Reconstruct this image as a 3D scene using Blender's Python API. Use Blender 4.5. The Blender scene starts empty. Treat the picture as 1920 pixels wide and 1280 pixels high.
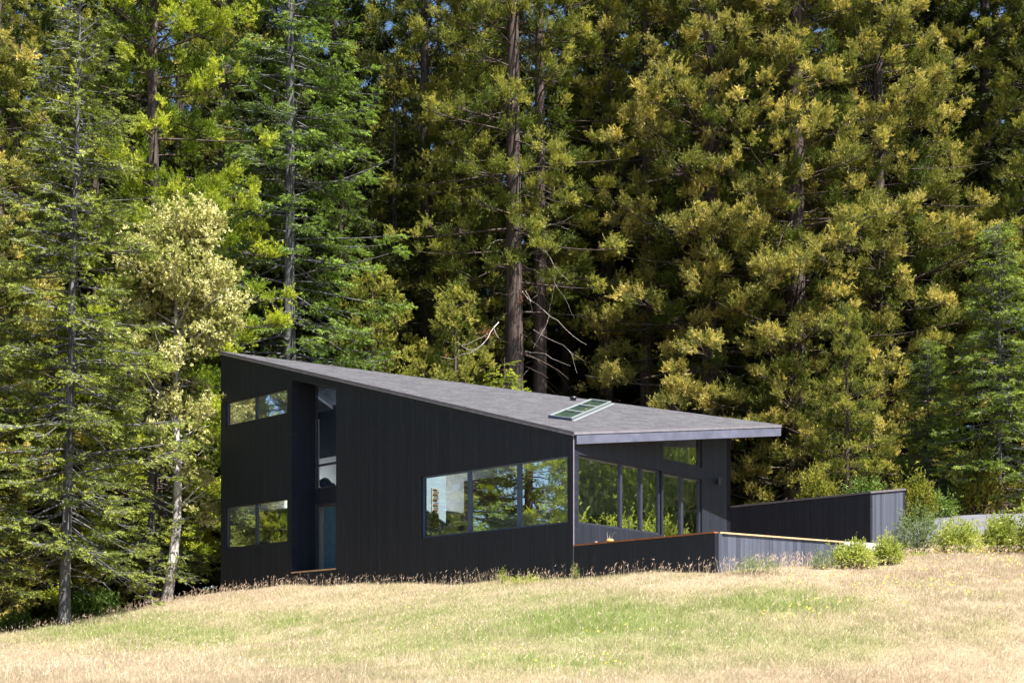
import bpy, bmesh, math, random
import numpy as np
from mathutils import Vector
from mathutils.geometry import tessellate_polygon

R = math.radians
random.seed(7)
scene = bpy.context.scene
COL = scene.collection

# ------------------------------------------------------------------ camera frame
F, HZ, CX = 2570.0, 1288.0, 960.0      # focal length in px of the 1920 px wide picture, eye level, centre
EYE = 1.6
S = 1.25                               # metres per survey unit of depth
XL, XR = -1895.0, 3275.0
D0 = 24.0 * S

def at(px, py, d):
    """survey reading (bearing, height, distance in m) -> world point"""
    return np.array([(px - CX) / F * d, d, EYE + (HZ - py) / F * d])

# ------------------------------------------------------------------ mesh helpers
def wloc(o):
    v = Vector((0, 0, 0))
    while o is not None:
        v += o.location
        o = o.parent
    return np.array(v)

def link(name, me, parent=None, loc=None):
    o = bpy.data.objects.new(name, me)
    COL.objects.link(o)
    if parent is not None:
        o.parent = parent
    if loc is not None:
        o.location = loc
    return o

def tag(o, label=None, cat=None, group=None, kind=None):
    if label: o['label'] = label
    if cat: o['category'] = cat
    if group: o['group'] = group
    if kind: o['kind'] = kind
    return o

def thing(name, label, cat, loc, group=None):
    o = link(name, None, None, [float(v) for v in loc])
    return tag(o, label, cat, group)

def npmesh(name, verts, faces, mats, young=None, midx=None, smooth=False):
    """verts (n,3), faces (m,k) constant k"""
    verts = np.asarray(verts, dtype=np.float32)
    faces = np.asarray(faces, dtype=np.int32)
    me = bpy.data.meshes.new(name)
    n, (m, k) = len(verts), faces.shape
    me.vertices.add(n)
    me.vertices.foreach_set('co', verts.ravel())
    me.loops.add(m * k)
    me.loops.foreach_set('vertex_index', faces.ravel())
    me.polygons.add(m)
    me.polygons.foreach_set('loop_start', np.arange(0, m * k, k, dtype=np.int32))
    me.polygons.foreach_set('loop_total', np.full(m, k, dtype=np.int32))
    if smooth:
        me.polygons.foreach_set('use_smooth', np.ones(m, dtype=bool))
    if not isinstance(mats, (list, tuple)): mats = [mats]
    for mt in mats: me.materials.append(mt)
    if midx is not None:
        me.polygons.foreach_set('material_index', np.asarray(midx, dtype=np.int32))
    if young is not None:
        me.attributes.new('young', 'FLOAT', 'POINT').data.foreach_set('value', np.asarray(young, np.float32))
    me.update(calc_edges=True)
    return me

class MB:
    """collects polygons with uv; builds ONE mesh object"""
    def __init__(self): self.v, self.f, self.u, self.mi = [], [], [], []
    def poly(self, pts, uvs=None, mi=0):
        b = len(self.v)
        self.v += [tuple(float(c) for c in p) for p in pts]
        self.f.append(list(range(b, b + len(pts))))
        self.u.append(uvs if uvs is not None else [(0.0, 0.0)] * len(pts)); self.mi.append(mi)
    def box(self, o, ax, ay, az, mi=0):
        """o corner, three edge vectors"""
        o, ax, ay, az = (np.asarray(q, float) for q in (o, ax, ay, az))
        c = [o, o + ax, o + ax + ay, o + ay]; t = [p + az for p in c]
        lx, ly, lz = (float(np.linalg.norm(q)) for q in (ax, ay, az))
        hand = np.dot(np.cross(ax, ay), az) > 0
        fs = [([c[0], c[3], c[2], c[1]], [(0, 0), (0, ly), (lx, ly), (lx, 0)]),
              (t, [(0, 0), (lx, 0), (lx, ly), (0, ly)])]
        L4 = [lx, ly, lx, ly]; off = 0
        for i in range(4):
            j = (i + 1) % 4
            fs.append(([c[i], c[j], t[j], t[i]], [(off, 0), (off + L4[i], 0), (off + L4[i], lz), (off, lz)])); off += L4[i]
        for p, u in fs:
            if not hand: p, u = p[::-1], u[::-1]
            self.poly(p, u, mi)
    def tube(self, pts, rad, n=8, cap=True, mi=0):
        pts = [np.asarray(p, float) for p in pts]
        if not hasattr(rad, '__len__'): rad = [rad] * len(pts)
        rings = []
        for i, p in enumerate(pts):
            t = pts[min(i + 1, len(pts) - 1)] - pts[max(i - 1, 0)]
            t = t / (np.linalg.norm(t) + 1e-9)
            a = np.cross(t, [0, 0, 1.0]) if abs(t[2]) < .9 else np.cross(t, [1.0, 0, 0])
            a /= np.linalg.norm(a); b = np.cross(t, a)
            rings.append([p + rad[i] * (math.cos(2 * math.pi * k / n) * a + math.sin(2 * math.pi * k / n) * b) for k in range(n)])
        for i in range(len(rings) - 1):
            for k in range(n):
                q = (k + 1) % n
                self.poly([rings[i][k], rings[i + 1][k], rings[i + 1][q], rings[i][q]], None, mi)
        if cap:
            self.poly(rings[0], None, mi); self.poly(rings[-1][::-1], None, mi)
    def build(self, name, mats, parent=None, smooth=False):
        base = wloc(parent) if parent is not None else np.zeros(3)
        me = bpy.data.meshes.new(name)
        me.from_pydata([tuple(np.array(v) - base) for v in self.v], [], self.f)
        if not isinstance(mats, (list, tuple)): mats = [mats]
        for m in mats: me.materials.append(m)
        uvl = me.uv_layers.new(name='UVMap')
        flat = [c for u in self.u for p in u for c in p]
        uvl.data.foreach_set('uv', flat)
        me.polygons.foreach_set('material_index', self.mi)
        if smooth: me.polygons.foreach_set('use_smooth', [True] * len(self.f))
        me.update()
        return link(name, me, parent)

def plate(mb, o, ux, nrm, outer, holes, th, mi_out=0, mi_in=1, mi_edge=0):
    """vertical wall plate: o origin (xyz of s=0,z=0), ux wall direction, nrm OUTWARD normal, outer/holes lists of (s,z) ccw, thickness inward"""
    o = np.asarray(o, float); ux = np.array([ux[0], ux[1], 0.0]); nn = np.array([nrm[0], nrm[1], 0.0])
    loops = [list(outer)] + [list(h) for h in holes]
    flat = [p for l in loops for p in l]
    tris = tessellate_polygon([[Vector((p[0], p[1], 0)) for p in l] for l in loops])
    P = lambda p, dep: o + ux * p[0] + np.array([0, 0, p[1]]) - nn * dep
    for t in tris:
        q = [flat[i] for i in t]
        a = [P(p, 0) for p in q]
        flip = np.dot(np.cross(a[1] - a[0], a[2] - a[0]), nn) < 0
        if flip: q = q[::-1]
        mb.poly([P(p, 0) for p in q], [(p[0], p[1]) for p in q], mi_out)
        mb.poly([P(p, th) for p in q[::-1]], [(p[0], p[1]) for p in q[::-1]], mi_in)
    for l in loops:
        for i in range(len(l)):
            a, b = l[i], l[(i + 1) % len(l)]
            mb.poly([P(a, 0), P(b, 0), P(b, th), P(a, th)], [(0, 0), (1, 0), (1, .1), (0, .1)], mi_edge)

# ------------------------------------------------------------------ materials
def nodes(name):
    m = bpy.data.materials.new(name); m.use_nodes = True
    nt = m.node_tree; nt.nodes.clear()
    out = nt.nodes.new('ShaderNodeOutputMaterial')
    return m, nt, out

def N(nt, typ, **kw):
    n = nt.nodes.new('ShaderNode' + typ)
    for k, v in kw.items():
        if k in n.inputs.keys(): n.inputs[k].default_value = v
        else: setattr(n, k, v)
    return n

def ramp(nt, fac, stops):
    r = nt.nodes.new('ShaderNodeValToRGB')
    el = r.color_ramp.elements
    while len(el) < len(stops): el.new(.5)
    for e, (p, c) in zip(el, stops):
        e.position = p; e.color = (*c, 1) if len(c) == 3 else c
    nt.links.new(fac, r.inputs['Fac'])
    return r

def principled(nt, out, rough=.6, spec=.3, metal=0.0):
    p = nt.nodes.new('ShaderNodeBsdfPrincipled')
    p.inputs['Roughness'].default_value = rough
    p.inputs['Specular IOR Level'].default_value = spec
    p.inputs['Metallic'].default_value = metal
    nt.links.new(p.outputs[0], out.inputs['Surface'])
    return p

def plain(name, col, rough=.6, spec=.3, metal=0.0, var=.15, scale=6.0):
    m, nt, out = nodes(name)
    p = principled(nt, out, rough, spec, metal)
    tc = N(nt, 'TexCoord'); nz = N(nt, 'TexNoise', Scale=scale, Detail=4.0)
    nt.links.new(tc.outputs['Object'], nz.inputs['Vector'])
    lo = [c * (1 - var) for c in col]; hi = [min(1, c * (1 + var)) for c in col]
    r = ramp(nt, nz.outputs['Fac'], [(.3, lo), (.7, hi)])
    nt.links.new(r.outputs[0], p.inputs['Base Color'])
    return m

def mat_boards(name, c0, c1, width=.13, rough=.55, streak=(.13, .14, .17), groove=.6):
    """stained vertical boards; UV in metres"""
    m, nt, out = nodes(name)
    p = principled(nt, out, rough, .35)
    uv = N(nt, 'UVMap'); sx = N(nt, 'SeparateXYZ'); nt.links.new(uv.outputs[0], sx.inputs[0])
    dv = N(nt, 'Math', operation='DIVIDE'); dv.inputs[1].default_value = width; nt.links.new(sx.outputs['X'], dv.inputs[0])
    fl = N(nt, 'Math', operation='FLOOR'); nt.links.new(dv.outputs[0], fl.inputs[0])
    fr = N(nt, 'Math', operation='FRACT'); nt.links.new(dv.outputs[0], fr.inputs[0])
    wn = N(nt, 'TexWhiteNoise', noise_dimensions='1D'); nt.links.new(fl.outputs[0], wn.inputs['W'])
    mp = N(nt, 'Mapping'); mp.inputs['Scale'].default_value = (26, .55, 1); nt.links.new(uv.outputs[0], mp.inputs['Vector'])
    ad = N(nt, 'VectorMath', operation='ADD'); nt.links.new(mp.outputs[0], ad.inputs[0])
    cb = N(nt, 'CombineXYZ'); ml = N(nt, 'Math', operation='MULTIPLY'); ml.inputs[1].default_value = 37.0
    nt.links.new(wn.outputs['Value'], ml.inputs[0]); nt.links.new(ml.outputs[0], cb.inputs['Y']); nt.links.new(cb.outputs[0], ad.inputs[1])
    nz = N(nt, 'TexNoise', Scale=1.0, Detail=5.0, Roughness=.6); nt.links.new(ad.outputs[0], nz.inputs['Vector'])
    base = N(nt, 'MixRGB'); base.inputs[1].default_value = (*c0, 1); base.inputs[2].default_value = (*c1, 1)
    nt.links.new(wn.outputs['Value'], base.inputs[0])
    st = ramp(nt, nz.outputs['Fac'], [(.55, (0, 0, 0)), (.78, (1, 1, 1))])
    mx = N(nt, 'MixRGB'); mx.inputs[2].default_value = (*streak, 1)
    sm = N(nt, 'Math', operation='MULTIPLY'); sm.inputs[1].default_value = .55; nt.links.new(st.outputs[0], sm.inputs[0])
    nt.links.new(sm.outputs[0], mx.inputs[0]); nt.links.new(base.outputs[0], mx.inputs[1])
    nt.links.new(mx.outputs[0], p.inputs['Base Color'])
    # grooves between boards
    g = ramp(nt, fr.outputs[0], [(0.0, (0, 0, 0)), (.05, (1, 1, 1)), (.95, (1, 1, 1)), (1.0, (0, 0, 0))])
    ng = N(nt, 'Math', operation='MULTIPLY_ADD'); ng.inputs[1].default_value = .25; nt.links.new(nz.outputs['Fac'], ng.inputs[0]); nt.links.new(g.outputs[0], ng.inputs[2])
    bp = N(nt, 'Bump', Strength=groove, Distance=.012); nt.links.new(ng.outputs[0], bp.inputs['Height'])
    nt.links.new(bp.outputs[0], p.inputs['Normal'])
    return m

def mat_shingle():
    m, nt, out = nodes('roof shingles')
    p = principled(nt, out, .85, .25)
    uv = N(nt, 'UVMap')
    br = N(nt, 'TexBrick', Scale=1.0); br.offset = .5
    br.inputs['Color1'].default_value = (.042, .042, .047, 1); br.inputs['Color2'].default_value = (.084, .083, .091, 1)
    br.inputs['Mortar'].default_value = (.07, .065, .075, 1); br.inputs['Mortar Size'].default_value = .012
    br.inputs['Brick Width'].default_value = .26; br.inputs['Row Height'].default_value = .11; br.inputs['Bias'].default_value = -.1
    nt.links.new(uv.outputs[0], br.inputs['Vector'])
    nz = N(nt, 'TexNoise', Scale=11.0, Detail=6.0, Roughness=.8); nt.links.new(uv.outputs[0], nz.inputs['Vector'])
    r = ramp(nt, nz.outputs['Fac'], [(.32, (.6, .6, .62)), (.68, (1.35, 1.35, 1.36))])
    mx = N(nt, 'MixRGB', blend_type='MULTIPLY'); mx.inputs[0].default_value = 1
    nt.links.new(br.outputs['Color'], mx.inputs[1]); nt.links.new(r.outputs[0], mx.inputs[2])
    nt.links.new(mx.outputs[0], p.inputs['Base Color'])
    bp = N(nt, 'Bump', Strength=.8, Distance=.02); nt.links.new(br.outputs['Color'], bp.inputs['Height']); nt.links.new(bp.outputs[0], p.inputs['Normal'])
    return m

def mat_glass(name, refl=.36, ior=1.6, tint=(.92, .96, .97)):
    m, nt, out = nodes(name)
    tr = N(nt, 'BsdfTransparent'); tr.inputs['Color'].default_value = (*tint, 1)
    gl = N(nt, 'BsdfGlossy'); gl.inputs['Roughness'].default_value = .0; gl.inputs['Color'].default_value = (.92, .96, .95, 1)
    tc = N(nt, 'TexCoord'); nz = N(nt, 'TexNoise', Scale=1.6, Detail=1.0); nt.links.new(tc.outputs['Object'], nz.inputs['Vector'])
    bp = N(nt, 'Bump', Strength=.012, Distance=.05); nt.links.new(nz.outputs['Fac'], bp.inputs['Height']); nt.links.new(bp.outputs[0], gl.inputs['Normal'])
    fr = N(nt, 'Fresnel', IOR=ior)
    ad = N(nt, 'Math', operation='ADD', use_clamp=True); ad.inputs[1].default_value = refl; nt.links.new(fr.outputs[0], ad.inputs[0])
    mx = N(nt, 'MixShader'); nt.links.new(ad.outputs[0], mx.inputs[0]); nt.links.new(tr.outputs[0], mx.inputs[1]); nt.links.new(gl.outputs[0], mx.inputs[2])
    nt.links.new(mx.outputs[0], out.inputs['Surface'])
    return m

def mat_foliage(name, c_dark, c_mid, c_light, trans=.2, scale=.55, rough=.6, young=None):
    """leaves or needles: hue varies between sprays and from leaf to leaf; brighter young shoots at the limb ends also paint sunlit tips against darkened inner needles"""
    m, nt, out = nodes(name)
    geo = N(nt, 'NewGeometry'); tc = N(nt, 'TexCoord'); oi = N(nt, 'ObjectInfo')
    nz = N(nt, 'TexNoise', Scale=scale, Detail=3.0); nt.links.new(tc.outputs['Object'], nz.inputs['Vector'])
    a = N(nt, 'Math', operation='MULTIPLY_ADD'); a.inputs[1].default_value = .32; nt.links.new(geo.outputs['Random Per Island'], a.inputs[0]); nt.links.new(nz.outputs['Fac'], a.inputs[2])
    b = N(nt, 'Math', operation='MULTIPLY_ADD'); b.inputs[1].default_value = .16; nt.links.new(oi.outputs['Random'], b.inputs[0]); nt.links.new(a.outputs[0], b.inputs[2])
    r = ramp(nt, b.outputs[0], [(.45, c_dark), (.72, c_mid), (1.0, c_light)])
    colour = r.outputs[0]
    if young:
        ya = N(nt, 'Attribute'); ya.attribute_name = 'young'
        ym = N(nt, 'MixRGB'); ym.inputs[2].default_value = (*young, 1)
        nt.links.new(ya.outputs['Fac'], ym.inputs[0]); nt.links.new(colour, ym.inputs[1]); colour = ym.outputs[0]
    p = N(nt, 'BsdfPrincipled'); p.inputs['Roughness'].default_value = rough; p.inputs['Specular IOR Level'].default_value = .2
    nt.links.new(colour, p.inputs['Base Color'])
    tl = N(nt, 'BsdfTranslucent')
    hs = N(nt, 'MixRGB', blend_type='MULTIPLY'); hs.inputs[0].default_value = 1; hs.inputs[2].default_value = (1.1, 1.2, .5, 1)
    nt.links.new(colour, hs.inputs[1]); nt.links.new(hs.outputs[0], tl.inputs['Color'])
    mx = N(nt, 'MixShader'); mx.inputs[0].default_value = trans
    nt.links.new(p.outputs[0], mx.inputs[1]); nt.links.new(tl.outputs[0], mx.inputs[2]); nt.links.new(mx.outputs[0], out.inputs['Surface'])
    return m

def mat_bark(name, c0, c1, zs=.5, xs=9.0):
    m, nt, out = nodes(name)
    p = principled(nt, out, .9, .15)
    tc = N(nt, 'TexCoord'); mp = N(nt, 'Mapping'); mp.inputs['Scale'].default_value = (xs, xs, zs)
    nt.links.new(tc.outputs['Object'], mp.inputs['Vector'])
    nz = N(nt, 'TexNoise', Scale=1.0, Detail=7.0, Roughness=.65); nt.links.new(mp.outputs[0], nz.inputs['Vector'])
    r = ramp(nt, nz.outputs['Fac'], [(.35, c0), (.68, c1)])
    nt.links.new(r.outputs[0], p.inputs['Base Color'])
    bp = N(nt, 'Bump', Strength=.9, Distance=.06); nt.links.new(nz.outputs['Fac'], bp.inputs['Height']); nt.links.new(bp.outputs[0], p.inputs['Normal'])
    return m

def mat_attr(name, rough=.8, trans=.3, attr='tint'):
    m, nt, out = nodes(name)
    at_ = N(nt, 'Attribute'); at_.attribute_name = attr
    d = N(nt, 'BsdfDiffuse'); t = N(nt, 'BsdfTranslucent'); mx = N(nt, 'MixShader'); mx.inputs[0].default_value = trans
    nt.links.new(at_.outputs['Color'], d.inputs['Color']); nt.links.new(at_.outputs['Color'], t.inputs['Color'])
    nt.links.new(d.outputs[0], mx.inputs[1]); nt.links.new(t.outputs[0], mx.inputs[2]); nt.links.new(mx.outputs[0], out.inputs['Surface'])
    return m

def mat_ground():
    m, nt, out = nodes('dry meadow soil')
    p = principled(nt, out, .95, .1)
    at_ = N(nt, 'Attribute'); at_.attribute_name = 'tint'
    tc = N(nt, 'TexCoord'); nz = N(nt, 'TexNoise', Scale=9.0, Detail=8.0, Roughness=.8); nt.links.new(tc.outputs['Object'], nz.inputs['Vector'])
    r = ramp(nt, nz.outputs['Fac'], [(.3, (.55, .5, .45)), (.7, (1.15, 1.12, 1.05))])
    mx = N(nt, 'MixRGB', blend_type='MULTIPLY'); mx.inputs[0].default_value = 1
    nt.links.new(at_.outputs['Color'], mx.inputs[1]); nt.links.new(r.outputs[0], mx.inputs[2]); nt.links.new(mx.outputs[0], p.inputs['Base Color'])
    bp = N(nt, 'Bump', Strength=.6, Distance=.05); nt.links.new(nz.outputs['Fac'], bp.inputs['Height']); nt.links.new(bp.outputs[0], p.inputs['Normal'])
    return m

M = {}
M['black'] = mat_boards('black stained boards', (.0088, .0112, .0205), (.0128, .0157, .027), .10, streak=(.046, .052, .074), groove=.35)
M['black_sunlit'] = mat_boards('sunlit black boards', (.045, .05, .072), (.085, .094, .13), .11, streak=(.16, .175, .225))  # lighter copy of the black boards for sun-facing sides, sunlight in its colour
M['fascia'] = plain('grey stained timber', (.095, .10, .145), .5, .4, 0, .25, 3.0)
M['frame'] = plain('dark window frame', (.03, .032, .05), .4, .5)
M['framelight'] = plain('blue grey window frame', (.05, .07, .13), .4, .5)
M['metal'] = plain('pale metal edge', (.32, .30, .33), .4, .5, .6)
M['darkmetal'] = plain('dark metal', (.02, .02, .025), .4, .5)
M['roofedge'] = plain('grey roof edge', (.13, .12, .135), .7)
M['corner'] = plain('grey corner strip', (.20, .18, .23), .5)
M['white'] = plain('white plaster', (.78, .80, .82), .9, .2, 0, .04)
M['curb'] = plain('white painted metal', (.19, .215, .22), .5, .4, .0, .06)
M['floorwood'] = plain('pale oak floor', (.52, .42, .32), .5)
M['ceilwood'] = plain('fir ceiling', (.34, .22, .12), .6)
M['redwoodcap'] = plain('oiled redwood cap', (.30, .11, .045), .55, .35, 0, .3, 8.0)
M['palecap'] = plain('pale sanded redwood cap', (.55, .36, .21), .6, .3, 0, .2, 8.0)
M['shingle'] = mat_shingle()
M['glass'] = mat_glass('window glass', .54)
M['glass_half'] = mat_glass('front pane glass', .20)
M['glass_mixed'] = M['glass']
M['glass_clear'] = mat_glass('clear recess glass', .06, 1.45)
M['glass_sky'] = mat_glass('skylight glass', .30, 1.5, (.80, .92, .88))
M['asphalt'] = plain('driveway asphalt', (.11, .11, .128), .9, .2, 0, .25, 2.0)
M['concrete'] = plain('pale concrete', (.45, .43, .41), .9, .2, 0, .08)
M['deck'] = plain('grey deck', (.17, .15, .15), .8)
M['yellow'] = plain('yellow glaze', (.55, .30, .08), .4)
M['amber'] = plain('clear amber cup', (.35, .28, .25), .2)
M['curtain'] = plain('blue grey curtain', (.10, .19, .28), .9, .1)
M['shade'] = plain('pale green grey pane backing', (.19, .24, .22), .8)
M['white_skytint'] = plain('white plaster with painted sky light', (.27, .36, .43), .9, .2, 0, .04)  # white wall; bluish daylight put into its colour
M['panel'] = plain('dark blue panel', (.035, .042, .058), .6)
M['chair'] = plain('dark blue shell', (.02, .05, .12), .4)
M['artpaper'] = plain('striped art', (.30, .27, .22), .8, .2, 0, .5, 3.0)
M['cabinet'] = plain('brown cabinet wood', (.20, .11, .05), .5, .3, 0, .3, 3.0)
M['bark_red'] = mat_bark('redwood bark', (.035, .026, .022), (.13, .10, .088))
M['bark_grey'] = mat_bark('grey spruce bark', (.05, .05, .052), (.18, .18, .185), 1.5, 7)
M['bark_pale'] = mat_bark('pale tanoak bark', (.16, .15, .135), (.70, .67, .63), 3.5, 4)
M['bark_dark'] = mat_bark('dark bark', (.03, .022, .017), (.10, .08, .065))
M['twig'] = mat_bark('bleached dead wood', (.22, .19, .17), (.5, .46, .43), 3, 6)
M['twigred'] = plain('dead rust needles', (.28, .10, .05), .8)
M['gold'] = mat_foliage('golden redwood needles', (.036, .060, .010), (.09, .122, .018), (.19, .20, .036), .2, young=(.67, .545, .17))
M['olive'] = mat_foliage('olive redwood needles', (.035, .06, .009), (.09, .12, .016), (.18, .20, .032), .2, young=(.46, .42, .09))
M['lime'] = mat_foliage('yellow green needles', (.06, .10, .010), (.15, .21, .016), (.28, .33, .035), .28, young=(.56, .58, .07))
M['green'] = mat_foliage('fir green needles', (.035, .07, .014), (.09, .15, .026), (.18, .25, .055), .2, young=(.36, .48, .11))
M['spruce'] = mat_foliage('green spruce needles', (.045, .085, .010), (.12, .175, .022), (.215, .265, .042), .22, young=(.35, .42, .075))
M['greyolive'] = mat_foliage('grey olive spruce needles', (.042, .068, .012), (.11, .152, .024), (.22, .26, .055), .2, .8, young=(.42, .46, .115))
M['dark'] = mat_foliage('forest needles darkened for shade', (.012, .021, .004), (.028, .043, .007), (.052, .062, .012), .12, young=(.085, .10, .02))  # colour lowered to put the deep forest shade into the needles
M['cream'] = mat_foliage('cream blossom leaves', (.17, .195, .045), (.46, .44, .18), (.88, .82, .54), .25, 1.1)
M['leaf'] = mat_foliage('bright shrub leaves', (.17, .21, .04), (.32, .36, .085), (.52, .52, .18), .35, 1.2)
M['sage'] = mat_foliage('grey green shrub leaves', (0.08, 0.12, 0.05), (0.16, 0.21, 0.09), (0.27, 0.31, 0.15), .3, 1.2)
M['shrubgold'] = mat_foliage('golden shrub leaves', (0.13, 0.15, 0.02), (0.26, 0.25, 0.045), (0.38, 0.32, 0.075), .35, 1.0)
M['grass'] = mat_attr('meadow grass', trans=.3)
M['ground'] = mat_ground()
M['flower'] = plain('yellow petals', (.85, .62, .05), .7)
M['edging'] = plain('weathered board', (.10, .09, .085), .9)
M['cabinroof'] = plain('grey cabin roof', (.45, .43, .45), .8)
M['cabinwall'] = plain('brown cabin wall', (.08, .055, .04), .8)

# ------------------------------------------------------------------ terrain
def tps_fit(P, z):
    n = len(P); d = np.linalg.norm(P[:, None] - P[None], axis=2)
    K = np.where(d > 0, d * d * np.log(d + 1e-9), 0) + np.eye(n) * 2.0
    Q = np.hstack([np.ones((n, 1)), P]); A = np.zeros((n + 3, n + 3)); A[:n, :n] = K; A[:n, n:] = Q; A[n:, :n] = Q.T
    return np.linalg.solve(A, np.concatenate([z, np.zeros(3)]))
ctrl = []
for px, py, d in [(0, 1286, 15), (500, 1286, 15), (960, 1286, 15), (1450, 1286, 15), (1920, 1286, 15),
                  (0, 1190, 26), (0, 1240, 20), (120, 1172, 27.5), (325, 1138, 31), (414, 1112, 30.9), (500, 1200, 22), (600, 1096, 28.6), (760, 1150, 22),
                  (900, 1091, 25.4), (1075, 1089, 23.8), (960, 1190, 19), (1340, 1070, 21.7), (1340, 1150, 18.5), (1570, 1063, 23.0), (1580, 1150, 18.5), (1920, 1043, 24), (1920, 1150, 18.5),
                  (1700, 1046, 26), (1700, 1033, 31), (1760, 1008, 32), (1850, 1000, 33), (1920, 998, 33), (1760, 972, 37), (1850, 966, 37.6), (1950, 964, 38), (1920, 935, 45), (2300, 960, 36), (2300, 1060, 24)]:
    p = at(px, py, d * S); ctrl.append((p[0], p[1], p[2]))
e = EYE
for X, Y, z in [(-6, 0, -.05), (0, 0, 0), (6, 0, .05), (0, -20, -2), (-20, 5, -1), (20, 5, .8), (-30, 20, .2), (-30, 50, 2.0), (-12, 55, 3.6), (-4, 44, e + 2.6), (0, 60, e + 4), (12, 58, e + 6),
                (30, 60, e + 10), (0, 100, e + 8), (-40, 100, 5), (45, 100, e + 16), (45, 40, e + 6.5), (40, 20, e + 2.5), (7, 42, e + 4.1), (2.5, 37, e + 2.9), (-70, 60, 1), (80, 60, e + 12), (0, 160, e + 10), (-3, 38, e + 2.7)]:
    ctrl.append((X, Y, z))
ctrl = np.array(ctrl); CP = ctrl[:, :2]; CW = tps_fit(CP, ctrl[:, 2])
def gz(X, Y):
    X = np.atleast_1d(np.asarray(X, float)); Y = np.atleast_1d(np.asarray(Y, float)); sh = X.shape
    q = np.stack([X.ravel(), Y.ravel()], 1); out = np.empty(len(q))
    for i in range(0, len(q), 40000):
        c = q[i:i + 40000]; d = np.linalg.norm(c[:, None] - CP[None], axis=2)
        out[i:i + 40000] = (np.where(d > 0, d * d * np.log(d + 1e-9), 0) @ CW[:len(CP)]) + CW[-3] + c @ CW[-2:]
    return out.reshape(sh)
def g1(x, y): return float(gz([x], [y])[0])

def vnoise(X, Y, sc, seed):
    """smooth value noise 0..1"""
    r = np.random.RandomState(seed); T = r.rand(64, 64)
    x, y = X / sc + 17.3, Y / sc + 5.1
    xi, yi = np.floor(x).astype(int), np.floor(y).astype(int); fx, fy = x - xi, y - yi
    fx, fy = fx * fx * (3 - 2 * fx), fy * fy * (3 - 2 * fy)
    g = lambda a, b: T[a % 64, b % 64]
    return (g(xi, yi) * (1 - fx) + g(xi + 1, yi) * fx) * (1 - fy) + (g(xi, yi + 1) * (1 - fx) + g(xi + 1, yi + 1) * fx) * fy

# the greener patches of the meadow, surveyed as bearings and heights, evaluated on the ground
PATCH = [(1150, 1165, 330, 42, .9), (1430, 1135, 170, 24, .95), (1290, 1195, 300, 40, .75), (800, 1185, 230, 34, .6), (300, 1185, 210, 26, .65), (520, 1165, 120, 20, .55), (1050, 1235, 300, 28, .55), (1560, 1205, 150, 24, .45), (1850, 1180, 60, 40, .15), (700, 1086, 320, 6, .4), (640, 1230, 150, 22, .35), (1400, 1230, 160, 22, .4)]
def greenness(X, Y, Z):
    px = CX + X / Y * F; py = HZ - (Z - EYE) / Y * F
    g = np.zeros_like(X)
    for a, b, sx, sy, w in PATCH:
        g = np.maximum(g, w * np.exp(-((px - a) / sx) ** 2 * .8 - ((py - b) / sy) ** 2 * .8))
    n = vnoise(X, Y, 1.3, 3) * .6 + vnoise(X, Y, .45, 4) * .4
    return np.clip(g * (.45 + 1.1 * n) + .06 * (n > .62), 0, 1)

# forest edge: line where the floor turns to dark litter
def litter(X, Y):
    px = CX + X / np.maximum(Y, 1) * F
    edge = np.interp(px, [-800, 0, 120, 325, 420, 700, 1000, 1370, 1600, 1690, 1760, 1880, 1960, 2600], [24, 26.4, 27.6, 31.3, 32.2, 36, 37, 35, 35, 36, 38.4, 38.6, 39.5, 43]) * S
    return np.clip((Y - edge) / 1.0 + .5, 0, 1)

gx = np.unique(np.concatenate([np.linspace(-140, -24, 24), np.linspace(-24, 26, 180), np.linspace(26, 150, 26)]))
gy = np.unique(np.concatenate([np.linspace(-40, 14, 20), np.linspace(14, 52, 180), np.linspace(52, 260, 50)]))
GX, GY = np.meshgrid(gx, gy); GZ = gz(GX, GY)
GZ = GZ + (vnoise(GX, GY, 1.1, 9) - .5) * .08 * (GY < 60)
gv = np.stack([GX.ravel(), GY.ravel(), GZ.ravel()], 1)
ii = np.arange(len(gy) * len(gx)).reshape(len(gy), len(gx))
gf = np.stack([ii[:-1, :-1].ravel(), ii[:-1, 1:].ravel(), ii[1:, 1:].ravel(), ii[1:, :-1].ravel()], 1)
gme = npmesh('ground', gv, gf, M['ground'], smooth=True)
gr = greenness(gv[:, 0], np.maximum(gv[:, 1], 5), gv[:, 2])[:, None]; li = litter(gv[:, 0], gv[:, 1])[:, None]
tint = (1 - gr) * np.array([.34, .272, .198]) + gr * np.array([.16, .20, .07])
tint = tint * (1 - li) + li * np.array([.055, .038, .026])
at_ = gme.attributes.new('tint', 'FLOAT_COLOR', 'POINT'); at_.data.foreach_set('color', np.hstack([tint, np.ones((len(tint), 1))]).astype(np.float32).ravel())
ground = tag(link('ground', gme), 'dry tan meadow sloping up to the black house and forest', 'meadow', kind='structure')

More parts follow.
